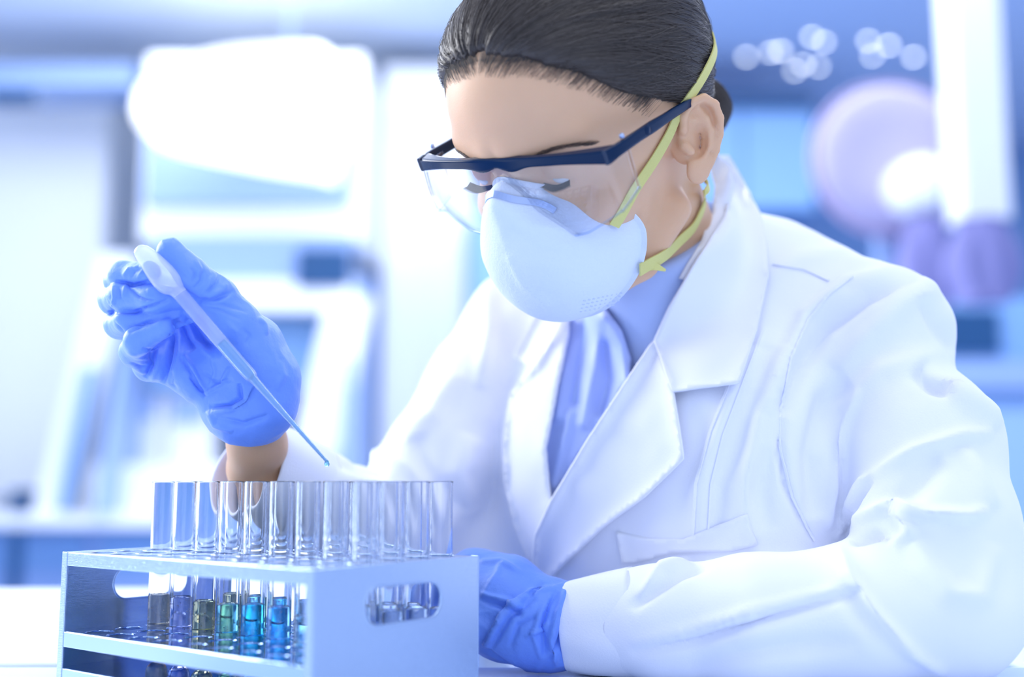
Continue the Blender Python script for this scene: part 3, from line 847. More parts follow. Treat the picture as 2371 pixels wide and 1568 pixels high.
for s in (1, -1):
    cl = catmull([(88, 77.5*s, UB-0.5), (76, 79.5*s, UB-0.5), (55, 80*s, UB-1.5), (30, 80*s, UB-3.5), (5, 79*s, UB-6), (-12, 78*s, UB-9), (-24, 77*s, UB-20), (-30, 76*s, UB-32)], 44)
    sec = []
    for i, c in enumerate(cl):
        t = i/43; h = 8.6-4.5*t if t > 0.1 else 9.6-10*t; h *= 1.0 + 0.10*math.exp(-((t-0.38)/0.06)**2)
        w = 3.6-1.0*t; tg = np.array(cl[min(i+1, 43)])-np.array(cl[max(i-1, 0)]); tg /= np.linalg.norm(tg)
        up = np.array([-tg[2], 0, tg[0]])*-1; up = up if up[2] > 0 or abs(up[2]) < 0.2 and up[0] > 0 else up
        up = np.array([tg[2], 0, -tg[0]]) if tg[0] < 0 else np.array([-tg[2], 0, tg[0]])
        ring = [tuple(np.array([0, x*w, 0]) + up*y*h) for x, y in rrect(1, 1, 4, 0.25)]
        sec.append((tuple(c), ring))
    V, F = sweep(sec)
    tp = wlink('temple', mesh_np('temple', V, F), M['navy'], goggles)
    tp.data.polygons.foreach_set('use_smooth', [False]*len(F))
    # hinge screw and the round ratchet boss on the outside
    V, F = lathe([(0, -1.2), (1.5, -1.2), (1.5, 1.0), (1.0, 1.5), (0, 1.6)], 20)
    V = [tuple(H(70+x, 79.5*s+y, UB+5.2+z)) for x, y, z in V]; wlink('hinge_screw', mesh_np('hinge_screw', V, F), M['clip'], tp)
    V, F = lathe([(0, 0.9), (2.2, 0.9), (2.6, 0.6), (3.1, 0.9), (3.4, 0.4), (3.4, -0.5)], 28)
    V = [tuple(H(46+x, s*(81.3+z), UB-1.8+y)) for x, y, z in V]; wlink('ratchet_boss', mesh_np('ratchet_boss', V, F), M['navy'], tp)
# lens sheet with side shields, one moulded piece with thickness
def lens_bottom(l):
    a = abs(l)
    return np.interp(a, [0, 8, 14, 22, 35, 50, 66, 78], [14, 6, -6, -14, -18, -16, -9, -3])
def lens_pt(sv, v, off=0.0):
    """sv: arc length like parameter, |sv|<=78 front, beyond: side shield"""
    s = 1 if sv >= 0 else -1; a = abs(sv)
    if a <= 78:
        l = sv; ff = bar_f(l)-1.5; ub = lens_bottom(l)
        nf, nl = 1, 0.25*l/78
    else:
        e = a-78; l = s*(78+1.2*min(1, e/4)); ff = 86.5-e; ub = -3+e*0.25
        nf, nl = 0.2, s
    u = bar_u(sv)-1 + (ub-(bar_u(sv)-1))*v
    bow = 5.0*math.sin(math.pi*min(1, v*0.55)) - 9.0*v*v*(1 if a < 78 else 0.3)
    nose = -3.0*math.exp(-(l/7.0)**2)*v
    return (ff + bow*0.8*nf + nose + off*nf, l + off*nl + (0 if a <= 78 else s*bow*0.1), u)
us = np.concatenate([np.linspace(-100, -78, 8), np.linspace(-75, 75, 76), np.linspace(78, 100, 8)])
vs = np.linspace(0, 1, 22)
V = []; nu, nv = len(us), len(vs)
for off in (0.0, -1.8):
    for a in us:
        for b in vs: V.append(H(*lens_pt(a, b, off)))
F1 = grid_faces(nu, nv); F2 = [tuple(reversed(f)) for f in grid_faces(nu, nv, off=nu*nv)]
F = F1+F2; n_ = nu*nv
bd = [(i*nv) for i in range(nu)] + [((nu-1)*nv+j) for j in range(1, nv)] + [(i*nv+nv-1) for i in range(nu-2, -1, -1)] + [j for j in range(nv-2, 0, -1)]
F += [(bd[i], bd[(i+1) % len(bd)], bd[(i+1) % len(bd)]+n_, bd[i]+n_) for i in range(len(bd))]
lens = wlink('lens', mesh_np('lens', V, F), M['lens'], goggles)
# thickened rolled rim along the lens bottom
rim = catmull([np.array(lens_pt(a, 1.0, -0.9)) for a in us], 120)
pts = [(Vector(H(*p)), 0.0009) for p in rim]; V, F = path_lathe(pts, 10); 
wlink('lens_rim', mesh_np('lens_rim', V, F), thin_clear('clear_rim', (0.86, 0.91, 1.0), rough=0.05), lens)
# moulded nose bridge of the lens
for s in (1, -1):
    cl = catmull([(95, 4*s, 14), (95, 9*s, 4), (90, 14*s, -5), (84, 18*s, -12)], 16)
    sec = [(tuple(c), [(x*6.0, x*3.0*s, 0) if False else (x*7.0-3, y*1.6, 0.3*y) for x, y in rrect(1, 1, 4, 0.4)]) for c in cl]
    V, F = sweep(sec); wlink('nose_pad', mesh_np('nose_pad', V, F), M['lens'], goggles)

# ---------------- respirator mask
mask = empty('face_mask', tuple(Hv(100, 0, -40)))
tag(mask, 'white cup shaped respirator mask with two yellow straps covering nose and mouth', 'face mask')
APX = np.array([115.0, 0.0, -26.0])
def rim_pt(phi):
    """phi 0 = top (nose), pi = chin; returns head-frame rim point"""
    c, s = math.cos(phi), math.sin(phi)
    l = 57*s*(1-0.10*c - 0.26*max(0, c)**2 - 0.10*max(0, -c))
    u = -36 + (55 if c > 0 else 53)*c
    u += 5.0*math.exp(-(s/0.35)**2)*(c > 0)
    f = 46 + 50*max(0, c)**2.0 + 26*max(0, -c)**1.6 + 2
    return np.array([f, l, u])
def mask_pt(phi, t, lift=0.0):
    """t 0 at the apex, 1 at the rim"""
    r = rim_pt(phi); th = t*math.pi/2
    lat = math.sin(th)**0.92; dep = math.cos(th)**0.92
    cen = np.array([0, 0, APX[2]])
    p = np.array([r[0]+(APX[0]-r[0])*dep, r[1]*lat, cen[2]+(r[2]-cen[2])*lat])
    c = math.cos(phi)
    p[0] += 4.0*math.exp(-((t-0.62)/0.22)**2)*max(0, c)**3 * (1-abs(math.sin(phi))**0.5*0.3)     # nose ridge
    p[0] -= 5.0*math.exp(-((t-0.70)/0.16)**2)*math.exp(-((abs(phi)-0.62)/0.22)**2)
    ra = np.array([0.75, p[1]/60, (p[2]-cen[2])/70]); ra /= np.linalg.norm(ra)
    return p + ra*lift
nph, nt = 96, 40
V = []; tl = np.linspace(0.0, 1.0, nt)
for lift in (0.0, -1.8):
    for i in range(nph):
        ph = 2*math.pi*i/nph
        for t in tl:
            p = mask_pt(ph, max(t, 0.001), lift)
            # faint moulded creases of the felt
            p = p + np.array([0.25*math.sin(ph*9+t*4)*t, 0, 0])
            V.append(H(*p))
    for i in range(nph):      # flat welded flange
        ph = 2*math.pi*i/nph; p = mask_pt(ph, 1.0, 0); o = rim_pt(ph)-np.array([rim_pt(ph)[0], 0, -36.0]); o /= max(np.linalg.norm(o), 1e-6)
        V.append(H(*(p + o*3.0 + np.array([lift*0.6-0.5, 0, 0]))))
F = []
blk = nph*nt + nph
for k in (0, 1):
    o = k*blk
    for i in range(nph):
        i2 = (i+1) % nph
        for j in range(nt-1):
            q = (o+i*nt+j, o+i*nt+j+1, o+i2*nt+j+1, o+i2*nt+j); F.append(q if k == 0 else q[::-1])
        q = (o+i*nt+nt-1, o+nph*nt+i, o+nph*nt+i2, o+i2*nt+nt-1); F.append(q if k == 0 else q[::-1])
for i in range(nph):
    i2 = (i+1) % nph; F.append((nph*nt+i, blk+nph*nt+i, blk+nph*nt+i2, nph*nt+i2))
V = np.array(V)
for pl, w_, am in (([(1450, 565), (1400, 640), (1310, 705)], 7, .0010), ([(1190, 540), (1240, 580), (1330, 600), (1430, 560)], 14, -.0013), ([(1240, 520), (1310, 530), (1400, 505)], 9, .0010),
                   ([(1180, 600), (1210, 660), (1270, 710)], 9, .0008), ([(1360, 560), (1330, 620), (1270, 680)], 12, -.0008), ([(1470, 530), (1490, 580), (1480, 640)], 8, -.0008)):
    x_, y_, d_ = px_of(V); best = np.full(len(V), 1e9)
    for a, b in zip(pl[:-1], pl[1:]):
        ab = np.array([b[0]-a[0], b[1]-a[1]], float); t_ = np.clip(((x_-a[0])*ab[0]+(y_-a[1])*ab[1])/(ab @ ab), 0, 1)
        best = np.minimum(best, np.hypot(x_-a[0]-t_*ab[0], y_-a[1]-t_*ab[1]))
    V = V + (am*np.exp(-(best/w_)**2))[:, None]*Hf
me = mesh_np('mask_shell', V, F)
bm = bmesh.new(); bm.from_mesh(me); bmesh.ops.remove_doubles(bm, verts=bm.verts, dist=0.00003); bmesh.ops.recalc_face_normals(bm, faces=bm.faces); bm.to_mesh(me); bm.free()
me.polygons.foreach_set('use_smooth', [True]*len(me.polygons))
shell = wlink('mask_shell', me, M['mask'], mask)
# metal nose strip
def strip(name, pts, w, th, m, parent, up=None):
    """flat ribbon along world points with (pt, normal)"""
    n = len(pts); rings = []
    for i, (p, nr) in enumerate(pts):
        p = Vector(p); t = (Vector(pts[min(i+1, n-1)][0])-Vector(pts[max(i-1, 0)][0])).normalized(); nr = Vector(nr).normalized()
        b = t.cross(nr).normalized(); nr = b.cross(t).normalized()
        ww = w[i] if isinstance(w, (list, np.ndarray)) else w
        rings.append([p+b*ww/2-nr*th/2, p+b*ww/2+nr*th/2, p-b*ww/2+nr*th/2, p-b*ww/2-nr*th/2])
    V, F = loft(rings); return wlink(name, mesh_np(name, V, F, False), m, parent)
pts = []
for ph in np.linspace(-0.80, 0.80, 30):
    rr2 = 0.74 - 0.04*abs(ph)
    p = mask_pt(ph, rr2, 1.0); q = mask_pt(ph, rr2, 2.0); pts.append((H(*p), np.array(H(*q))-np.array(H(*p))))
strip('nose_strip', pts, 0.0042, 0.0008, M['clip'], shell)
# faint embossed rating dashes under the chin: too small to read in the photo
hh_bvh = None
def make_bvh(objs):
    vs = []; fs = []
    dg = bpy.context.evaluated_depsgraph_get()
    for o in objs:
        me = o.data; off = len(vs); mw = o.matrix_world
        vs += [tuple(mw @ v.co) for v in me.vertices]; fs += [tuple(off+i for i in p.vertices) for p in me.polygons]
    return BVHTree.FromPolygons(vs, fs)
bpy.context.view_layer.update()
hh_bvh = make_bvh([person, hair, shell])
def strap(name, ctrl, w, lift=0.0030, n=70):
    cl = catmull([np.array(c, float) for c in ctrl], n); pts = []
    for c in cl:
        org = (-8, 0, c[2]) if c[0] < 60 else (c[0]-50, 0, c[2])
        a = Vector(H(*org)); b = Vector(H(*c)); dr = (b-a).normalized()
        h = hh_bvh.ray_cast(a+dr*0.25, -dr)
        base = b
        if h[0] is not None:
            dist = (h[0]-a).length + lift
            if (b-a).length < dist: base = a+dr*dist
        pts.append([np.array(base), np.array(dr)])
    arr = np.array([p[0] for p in pts])
    for _ in range(6): arr[1:-1] = arr[1:-1]*0.5+(arr[:-2]+arr[2:])*0.25
    return strip(name, [(arr[i], pts[i][1]) for i in range(n)], w, 0.0011, M['yellow'], mask)
def inv(x, y, d):
    return tuple(toH(np.array([P(x, y, d)], np.float32))[0])
def on_surf(x, y, lift=0.0015):
    h = ray(hh_bvh, x, y); p = h[0]+h[1]*lift; return tuple(toH(np.array([p[:]], np.float32))[0])
bm = bmesh.new(); rk = random.Random(4)
for r_ in range(4):
    for c_ in range(9):
        x_ = 1345+c_*10.5+r_*3; y_ = 722-c_*2.2-r_*8.5
        h = ray(hh_bvh, x_, y_)
        if h[0] is None: continue
        q = h[1].to_track_quat('Z', 'Y').to_matrix().to_4x4(); Mx = Matrix.Translation(h[0]+h[1]*0.0001) @ q
        add_box(bm, -rk.uniform(.0006, .0011), rk.uniform(.0006, .0011), -.0005, .0005, -.0001, .0001, Mx)
pm = wlink('printed_marks', bm_mesh('printed_marks', bm), mat('faint_grey_blue_print', (0.60, 0.67, 0.90), 0.8), shell); pm['kind'] = 'stuff'
S1 = [on_surf(1417, 522), on_surf(1455, 455), on_surf(1500, 385), on_surf(1545, 305), on_surf(1575, 262), (-30, 78, 38), (-60, 66, 42), (-95, 40, 46), (-115, 0, 48), (-95, -40, 46), (-60, -66, 42), (-20, -80, 36), (20, -72, 12), (60, -55, -18)]
strap('upper_strap', S1, 0.0068)
S2 = [on_surf(1482, 622), on_surf(1535, 590), on_surf(1580, 545), on_surf(1612, 500), on_surf(1624, 455), (-25, 62, -46), (-50, 50, -50), (-80, 0, -52), (-50, -50, -52), (-10, -62, -60), (40, -56, -58)]
strap('lower_strap', S2, [0.0085 - 0.0035*min(1, i/30) for i in range(70)])
# loose end of the lower strap
a = on_surf(1490, 618, 0.003)
strip('strap_end', [(H(*a), Hl), (H(a[0]-5, a[1]+4, a[2]-1), Hl), (H(a[0]-10, a[1]+8, a[2]-7), Hl)], [0.004, 0.0055, 0.0015], 0.0009, M['yellow'], mask)
print('gear', round(_t.time()-_T, 1))
# ================================================================== lab coat
cuffL0, cuffL1 = P(1300, 1445, .742), P(1460, 1440, .732)
coatL = [(P(2035, 780, .80), .0485), (P(2032, 885, .788), .0455), (P(2138, 1035, .748), .0490), (P(2165, 1230, .715), .049), (P(2185, 1400, .70), .047), (P(2000, 1425, .70), .043), (P(1750, 1440, .705), .0405), (P(1550, 1445, .722), .036), (P(1440, 1443, .733), .0335)]
coatR = [(SR, .050), (P(1130, 900, .945), .049), (P(1020, 1080, .91), .048), (P(905, 1250, .865), .046), (P(810, 1215, .845), .042), (P(715, 1160, .815), .0365), (P(675, 1140, .802), .0355)]
nk0 = P(1570, 560, .865); 
def coat_sdf(p, core=False):
    tr = s_ell(p, T(0.0, -0.015, -0.16), (0.165, 0.108, 0.26), TR_)
    tr = smin(tr, s_ell(p, T(0.0, -0.045, -0.32), (0.17, 0.105, 0.20), TR_), 0.03)
    sh = s_chain(p, [(f32(*SR), .050), (f32(*(T(-0.07, -0.02, 0.012))), .054), (f32(*T(0.0, -0.025, 0.022)), .056), (f32(*T(0.07, -0.02, 0.012)), .054), (f32(*P(2035, 780, .80)), .0485)], 0.02)
    tr = smin(tr, sh, 0.05)
    tr = smin(tr, s_ell(p, T(-0.055, 0.055, -0.10), (0.07, 0.055, 0.085), TR_), 0.05)
    tr = smin(tr, s_ell(p, T(0.055, 0.055, -0.10), (0.07, 0.055, 0.085), TR_), 0.05)
    if core: return tr
    tr = smin(tr, s_chain(p, [(f32(*P(985, 1290, .90)), .042), (f32(*P(1150, 1330, .92)), .060)], .02), 0.04)
    dL = s_chain(p, [(f32(*a), r) for a, r in coatL], 0.012); dR = s_chain(p, [(f32(*a), r) for a, r in coatR], 0.012)
    d = smin(tr, dL, 0.014); d = smin(d, dR, 0.014)
    d = smax(d, (TZ+0.0015) - p[:, 2] if False else d*0-1, 0.001)
    return d
allp = np.array([a for a, r in coatL+coatR] + [T(0.2, 0.14, 0.05), T(-0.2, -0.16, 0.1), T(0, 0, -0.36)])
cV, cF = sdf_mesh(coat_sdf, allp.min(0)-0.06, allp.max(0)+0.06, 0.0024)
cV = smooth_verts(cV, cF, 2, 0.5)
# sleeves resting on the table lie flat on it
z = cV[:, 2]; _, _, dd = px_of(cV)
m = (z < TZ+0.0015) & (cV[:, 1] < 0.80)
cV[:, 2] = np.where((cV[:, 1] < 0.795) & (z < TZ+0.004), np.maximum(z, TZ+0.0015), z)
FOLDS = [
 # shoulder and upper sleeve, image right
 ([(1770, 640), (1850, 600), (1960, 590), (2060, 612)], 30, .0035, 'g'),
 ([(1812, 960), (1850, 850), (1907, 758), (2007, 690), (2140, 655)], 21, -.0085, 'g'),
 ([(1780, 960), (1810, 850), (1865, 730), (1960, 655), (2080, 625)], 18, .0040, 'g'),
 ([(1940, 860), (2010, 780), (2090, 700), (2175, 655)], 34, .0055, 'g'),
 ([(2135, 690), (2180, 760), (2215, 810)], 22, -.0060, 'g'),
 ([(2120, 850), (2160, 880), (2210, 900)], 26, -.0095, 'g'),
 ([(2130, 870), (2210, 900), (2290, 960), (2310, 990)], 26, .0065, 'g'),
 ([(1940, 950), (2040, 860), (2190, 810)], 30, .0040, 'g'),
 ([(1920, 1230), (1930, 1100), (1960, 980), (1985, 900)], 12, .0055, 'g'),
 ([(1890, 1200), (1880, 1050), (1910, 930), (1960, 880)], 26, -.0080, 'g'),
 ([(1950, 1240), (1985, 1160), (2020, 1105)], 7, -.0045, 'g'),
 ([(1935, 1250), (2000, 1110), (2030, 1095)], 8, .0050, 'g'),
 ([(2015, 1105), (2120, 1045), (2220, 1010), (2300, 1000)], 18, .0055, 'g'),
 ([(2230, 1040), (2270, 1120), (2300, 1180)], 22, .0050, 'g'),
 ([(2180, 1060), (2100, 1140), (2040, 1180)], 34, -.0060, 'g'),
 ([(2290, 1180), (2240, 1195), (2150, 1190), (2060, 1172), (1970, 1210)], 15, .0075, 'g'),
 ([(2070, 1260), (2110, 1225), (2090, 1190), (2040, 1178)], 13, .0060, 'g'),
 ([(1970, 1255), (2030, 1240), (2060, 1250)], 10, -.0070, 'g'),
 ([(1940, 1265), (1975, 1350), (2030, 1430), (2110, 1510), (2190, 1560)], 16, .0060, 'g'),
 ([(2100, 1230), (2150, 1310), (2200, 1370), (2270, 1380), (2300, 1260)], 30, .0050, 'g'),
 ([(2080, 1500), (2000, 1430), (1950, 1340)], 26, -.0040, 'g'),
 # forearm
 ([(1460, 1510), (1600, 1480), (1760, 1430), (1900, 1390), (2000, 1365)], 17, -.0060, 'g'),
 ([(1460, 1495), (1600, 1460), (1760, 1412), (1900, 1375), (2000, 1350)], 15, .0035, 'g'),
 ([(1460, 1410), (1510, 1370), (1580, 1330), (1640, 1310)], 13, -.0050, 'g'),
 ([(1480, 1385), (1530, 1320), (1600, 1300)], 12, .0045, 'g'),
 ([(1600, 1560), (1700, 1520), (1850, 1500), (1990, 1490)], 28, -.0040, 'g'),
 # chest folds
 ([(1610, 1250), (1620, 1120), (1680, 950), (1740, 800)], 26, .0040, 'g'),
 ([(1660, 1260), (1670, 1120), (1720, 980), (1780, 800)], 26, -.0035, 'g'),
 ([(1730, 1260), (1730, 1100), (1760, 960), (1820, 800)], 22, .0040, 'g'),
 ([(1880, 1250), (1820, 1120), (1805, 1030), (1815, 900)], 8, -.0050, 'g'),
 ([(1780, 1230), (1760, 1140), (1790, 1040)], 26, -.0045, 'g'),
 # sleeve at image left
 ([(1130, 640), (1135, 760), (1110, 900)], 20, .0045, 'g'),
 ([(1000, 1130), (940, 1090), (860, 1050), (800, 1040)], 26, .0060, 'g'),
 ([(1090, 1190), (1010, 1120), (960, 1010)], 30, -.0060, 'g'),
 ([(1060, 860), (1000, 960), (930, 1010)], 26, .0050, 'g'),
 ([(880, 960), (900, 1000), (870, 1050)], 18, -.0080, 'g'),
 ([(1040, 1240), (960, 1180), (860, 1130), (780, 1110)], 30, .0060, 'g'),
 ([(980, 1260), (900, 1200), (820, 1180)], 22, -.0060, 'g'),
 ([(760, 1030), (800, 1070), (900, 1100)], 20, -.0040, 'g'),
 ([(1090, 1010), (1060, 1100), (1080, 1200)], 30, .0050, 'g'),
]
for poly, w, amp, pr in FOLDS:
    N = vnormals(cV, cF); cV = fold(cV, N, poly, w*0.85, amp*1.35, pr)
N = vnormals(cV, cF)
cV = cV + N*(0.0011*vnoise(cV*28, 2) + 0.0005*vnoise(cV*70, 4))[:, None]
cV = smooth_verts(cV, cF, 1, 0.5)
cV[:, 2] = np.where((cV[:, 1] < 0.80) & (cV[:, 1] < 0.80) & (cV[:, 2] < TZ+0.03), np.maximum(cV[:, 2], TZ+0.0012), cV[:, 2])
print('coat', len(cV), round(_t.time()-_T, 1))
full_bvh = BVHTree.FromPolygons([tuple(v) for v in cV], [tuple(int(i) for i in f) for f in cF])
# front opening
OPEN = [(1655, 330), (1700, 420), (1690, 480), (1650, 550), (1590, 650), (1520, 770), (1452, 880), (1360, 1020), (1273, 1165), (1262, 1040), (1290, 900), (1318, 740), (1290, 640), (1300, 500), (1500, 300)]
def in_poly(x, y, poly):
    ins = np.zeros(len(x), bool); n = len(poly)
    for i in range(n):
        x0, y0 = poly[i]; x1, y1 = poly[(i+1) % n]
        c = ((y0 > y) != (y1 > y)) & (x < (x1-x0)*(y-y0)/((y1-y0) if y1 != y0 else 1e-9)+x0); ins ^= c
    return ins
fc = cV[cF].mean(1); fx, fy, fd = px_of(fc); fnrm = vnormals(cV, cF)[cF].mean(1)
view = CAM-fc; facing = (fnrm*view).sum(1) > 0
neckhole = np.linalg.norm(fc - np.array(NB) - (((fc-NB) @ (H(-18, 0, -25)-NB))/np.dot(H(-18, 0, -25)-NB, H(-18, 0, -25)-NB))[:, None]*(H(-18, 0, -25)-NB), axis=1) < 0.062
kill = (in_poly(fx, fy, OPEN) & facing & (fd < 1.0)) | (neckhole & (fc[:, 2] > TC[2]+0.0))
# sleeve end caps open
for e, q, r in ((np.asarray(coatL[-1][0]), np.asarray(coatL[-2][0]), .03), (np.asarray(coatR[-1][0]), np.asarray(coatR[-2][0]), .03)):
    ax = (e-q)/np.linalg.norm(e-q); kill |= (((fc-e) @ ax) > 0.004) & (np.linalg.norm(fc-e, axis=1) < 0.06) & (coat_sdf(fc.astype(np.float32), True) > 0.010)
keepF = cF[~kill]
used = np.unique(keepF); remap = -np.ones(len(cV), int); remap[used] = np.arange(len(used))
coat = wlink('lab_coat', mesh_np('lab_coat', cV[used], remap[keepF]), M['coat'], person)
coat['label'] = 'white cotton lab coat'
so = coat.modifiers.new('thickness', 'SOLIDIFY'); so.thickness = 0.0012; so.offset = -1
coat_bvh = full_bvh

def sheet(name, poly, off, thick, m, parent, step=9, edge_lift=0.0, depth=None, bvh=None, curl=None, nz=0.0, fold_l=()):
    """cloth panel with its own thickness laid over the surface below it"""
    bvh = bvh or full_bvh
    pts = [Vector(p) for p in poly]; dense = []
    for i, a in enumerate(pts):
        b = pts[(i+1) % len(pts)]; L = (b-a).length; k = max(1, int(L/step))
        for j in range(k): dense.append(a+(b-a)*j/k)
    E = [(i, (i+1) % len(dense)) for i in range(len(dense))]
    xs = np.array([p.x for p in dense]); ys = np.array([p.y for p in dense])
    gx, gy = np.meshgrid(np.arange(xs.min(), xs.max(), step), np.arange(ys.min(), ys.max(), step))
    gx = gx.ravel()+0.01; gy = gy.ravel()+0.013; gx = gx + (np.round(gy/step) % 2)*step*0.5
    ins = in_poly(gx, gy, [(p.x, p.y) for p in dense])
    dist = np.min(np.hypot(gx[:, None]-xs, gy[:, None]-ys), 1)
    k = ins & (dist > step*0.6)
    al = dense + [Vector((float(a), float(b))) for a, b in zip(gx[k], gy[k])]
    v2, e2, f2, *_ = delaunay_2d_cdt(al, E, [], 1, 1e-5)
    n = len(v2); X = np.array([[v.x, v.y] for v in v2]); D = np.full(n, np.nan)
    if depth is not None:
        q = np.array(depth, float)
        w = 1/(np.hypot(X[:, :1]-q[:, 0], X[:, 1:]-q[:, 1])**2+60); D = (w*q[:, 2]).sum(1)/w.sum(1)
    else:
        for i in range(n):
            h = ray(bvh, X[i, 0], X[i, 1])
            if h[0] is not None and h[3] < 1.1: D[i] = float((np.array(h[0])-CAM) @ FWD)
        ok = ~np.isnan(D)
        for i in np.nonzero(~ok)[0]:
            j = np.argmin(np.hypot(*(X[ok]-X[i]).T)); D[i] = D[ok][j]
        # drape: bridge small hollows
        nb = [set() for _ in range(n)]
        for f in f2:
            for i in range(len(f)): nb[f[i]].add(f[(i+1) % len(f)]); nb[f[(i+1) % len(f)]].add(f[i])
        base = D.copy(); S = D.copy()
        for _ in range(14):
            S = np.array([0.5*S[i] + 0.5*np.mean([S[j] for j in nb[i]]) if nb[i] else S[i] for i in range(n)]); S = np.minimum(S, base)
        D = S
    be = np.min(np.hypot(X[:, :1]-xs, X[:, 1:]-ys), 1)
    D = D - off - edge_lift*np.exp(-be/14.0)
    if nz: D = D - nz*vnoise(np.stack([X[:, 0]/45, X[:, 1]/70, 0*X[:, 0]], 1), 11)
    for poly_, w_, amp_ in fold_l:
        best = np.full(n, 1e9)
        for a, b in zip(poly_[:-1], poly_[1:]):
            ab = np.array(b, float)-np.array(a, float); t = np.clip(((X-np.array(a)) @ ab)/(ab @ ab), 0, 1)
            best = np.minimum(best, np.hypot(*(X-np.array(a)-t[:, None]*ab).T))
        D = D - amp_*np.exp(-(best/w_)**2)
    Wp = np.array([P(X[i, 0], X[i, 1], D[i]) for i in range(n)])
    me = bpy.data.meshes.new(name); me.from_pydata([tuple(w) for w in Wp], [], [tuple(f) for f in f2]); me.update()
    bm = bmesh.new(); bm.from_mesh(me)
    for f in bm.faces: f.smooth = True
    bm.normal_update()
    s = sum(f.normal.dot(Vector(CAM)-f.calc_center_median()) for f in bm.faces)
    if s < 0: bmesh.ops.reverse_faces(bm, faces=bm.faces)
    bm.to_mesh(me); bm.free()
    o = wlink(name, me, m, parent)
    sd = o.modifiers.new('thickness', 'SOLIDIFY'); sd.thickness = thick; sd.offset = -1
    return o

# ---------------- shirt under the coat
def shirt_sdf(p):
    d = coat_sdf(p, True) + 0.007
    ax0, ax1 = NB+np.array([0, 0.0, -0.03]), NB + (H(-18, 0, -25)-NB)*0.42 + np.array([0, -0.004, 0])
    nk = s_cap(p, ax0, ax1, 0.068, 0.059)
    top = ((p-f32(*ax1)) @ (f32(*(ax1-ax0))/np.linalg.norm(ax1-ax0)))
    nk = smax(nk, top - 0.0, 0.004)
    return smin(d, nk, 0.015)
lo_, hi_ = T(0, 0, -0.1)-0.26, T(0, 0, -0.1)+0.26
sV, sF = sdf_mesh(shirt_sdf, lo_, hi_, 0.003)
sV = smooth_verts(sV, sF, 2, 0.5)
sx, sy_, sd_ = px_of(sV[sF].mean(1))
keep = in_poly(sx, sy_, [(1100, 300), (1800, 300), (1800, 700), (1500, 1250), (1150, 1250)])
sN = vnormals(sV, sF)[sF].mean(1); keep &= ((CAM-sV[sF].mean(1))*sN).sum(1) > -0.2
kF = sF[keep]; used = np.unique(kF); rm = -np.ones(len(sV), int); rm[used] = np.arange(len(used))
shirt = wlink('shirt', mesh_np('shirt', sV[used], rm[kF]), M['shirt'], person)
shirt['label'] = 'pale blue buttoned shirt'
shirt.modifiers.new('thickness', 'SOLIDIFY').thickness = 0.001
shirt_bvh = BVHTree.FromPolygons([tuple(v) for v in sV], [tuple(int(i) for i in f) for f in sF])
# ---------------- collar, lapels, cuffs, pocket
both_bvh = None
vs_ = np.concatenate([cV[used] if False else cV, sV]); fs_ = np.concatenate([cF[~kill], sF+len(cV)])
both_bvh = BVHTree.FromPolygons([tuple(v) for v in vs_], [tuple(int(i) for i in f) for f in fs_])
_tp = coat_sdf(fc.astype(np.float32), True); tor_f = cF[~kill & (_tp < 0.012)]
coat_only = BVHTree.FromPolygons([tuple(v) for v in cV], [tuple(int(i) for i in f) for f in tor_f])
collar_poly = [(1658, 357), (1690, 362), (1712, 400), (1738, 455), (1764, 497), (1776, 560), (1777, 640), (1752, 760), (1711, 885), (1640, 894), (1557, 906), (1538, 850), (1516, 788),
               (1548, 715), (1590, 645), (1640, 560), (1680, 495), (1700, 440), (1694, 392)]
sheet('collar', collar_poly, .009, .0016, M['coat'], coat, edge_lift=.003, bvh=both_bvh, nz=.0012)
sheet('collar_stand', [(1640, 372), (1660, 358), (1692, 388), (1702, 430), (1690, 475), (1640, 560), (1590, 650), (1572, 645), (1622, 560), (1650, 490), (1655, 430)], .003, .0016, M['coat'], coat, bvh=both_bvh)
lap_near = [(1516, 786), (1538, 850), (1557, 906), (1570, 985), (1581, 1062), (1490, 1150), (1400, 1215), (1320, 1290), (1262, 1350), (1230, 1340), (1240, 1240), (1275, 1163), (1360, 1022), (1452, 882)]
sheet('lapel', lap_near, .006, .0016, M['coat'], coat, edge_lift=.0055, bvh=both_bvh, nz=.001)
lap_far = [(1316, 736), (1318, 775), (1292, 900), (1264, 1040), (1276, 1165), (1246, 1260), (1234, 1330), (1190, 1220), (1168, 1120), (1166, 1020), (1180, 910), (1240, 850), (1278, 790)]
sheet('lapel', lap_far, .006, .0016, M['coat'], coat, edge_lift=.003, bvh=both_bvh, nz=.001)
sheet('collar_tip', [(1250, 715), (1318, 730), (1282, 790), (1238, 856), (1188, 822)], .010, .0016, M['coat'], coat, edge_lift=.003, bvh=both_bvh)
sheet('pocket', [(1425, 1232), (1500, 1247), (1580, 1250), (1640, 1226), (1732, 1190), (1742, 1230), (1756, 1262), (1690, 1278), (1560, 1282), (1470, 1305), (1440, 1305)], .0004, .0009, M['coat'], coat, edge_lift=.0008, bvh=coat_only)
def stitch(name, pts, w=0.0016, lift=0.0014, m=None, bvh=None, parent=None):
    out = []
    L = [Vector(p) for p in pts]; dense = []
    for a, b in zip(L[:-1], L[1:]):
        k = max(1, int((b-a).length/8)); dense += [a+(b-a)*j/k for j in range(k)]
    dense.append(L[-1])
    for p in dense:
        h = ray(bvh or full_bvh, p.x, p.y)
        if h[0] is None or h[3] > 1.1: continue
        out.append((np.array(h[0]+h[1]*lift), np.array(h[1])))
    return strip(name, out, w, 0.0008, m or M['coat'], parent or coat)
stitch('seam', [(1605, 1240), (1612, 1120), (1645, 1000), (1705, 850), (1745, 790)], 0.0022, 0.0006)
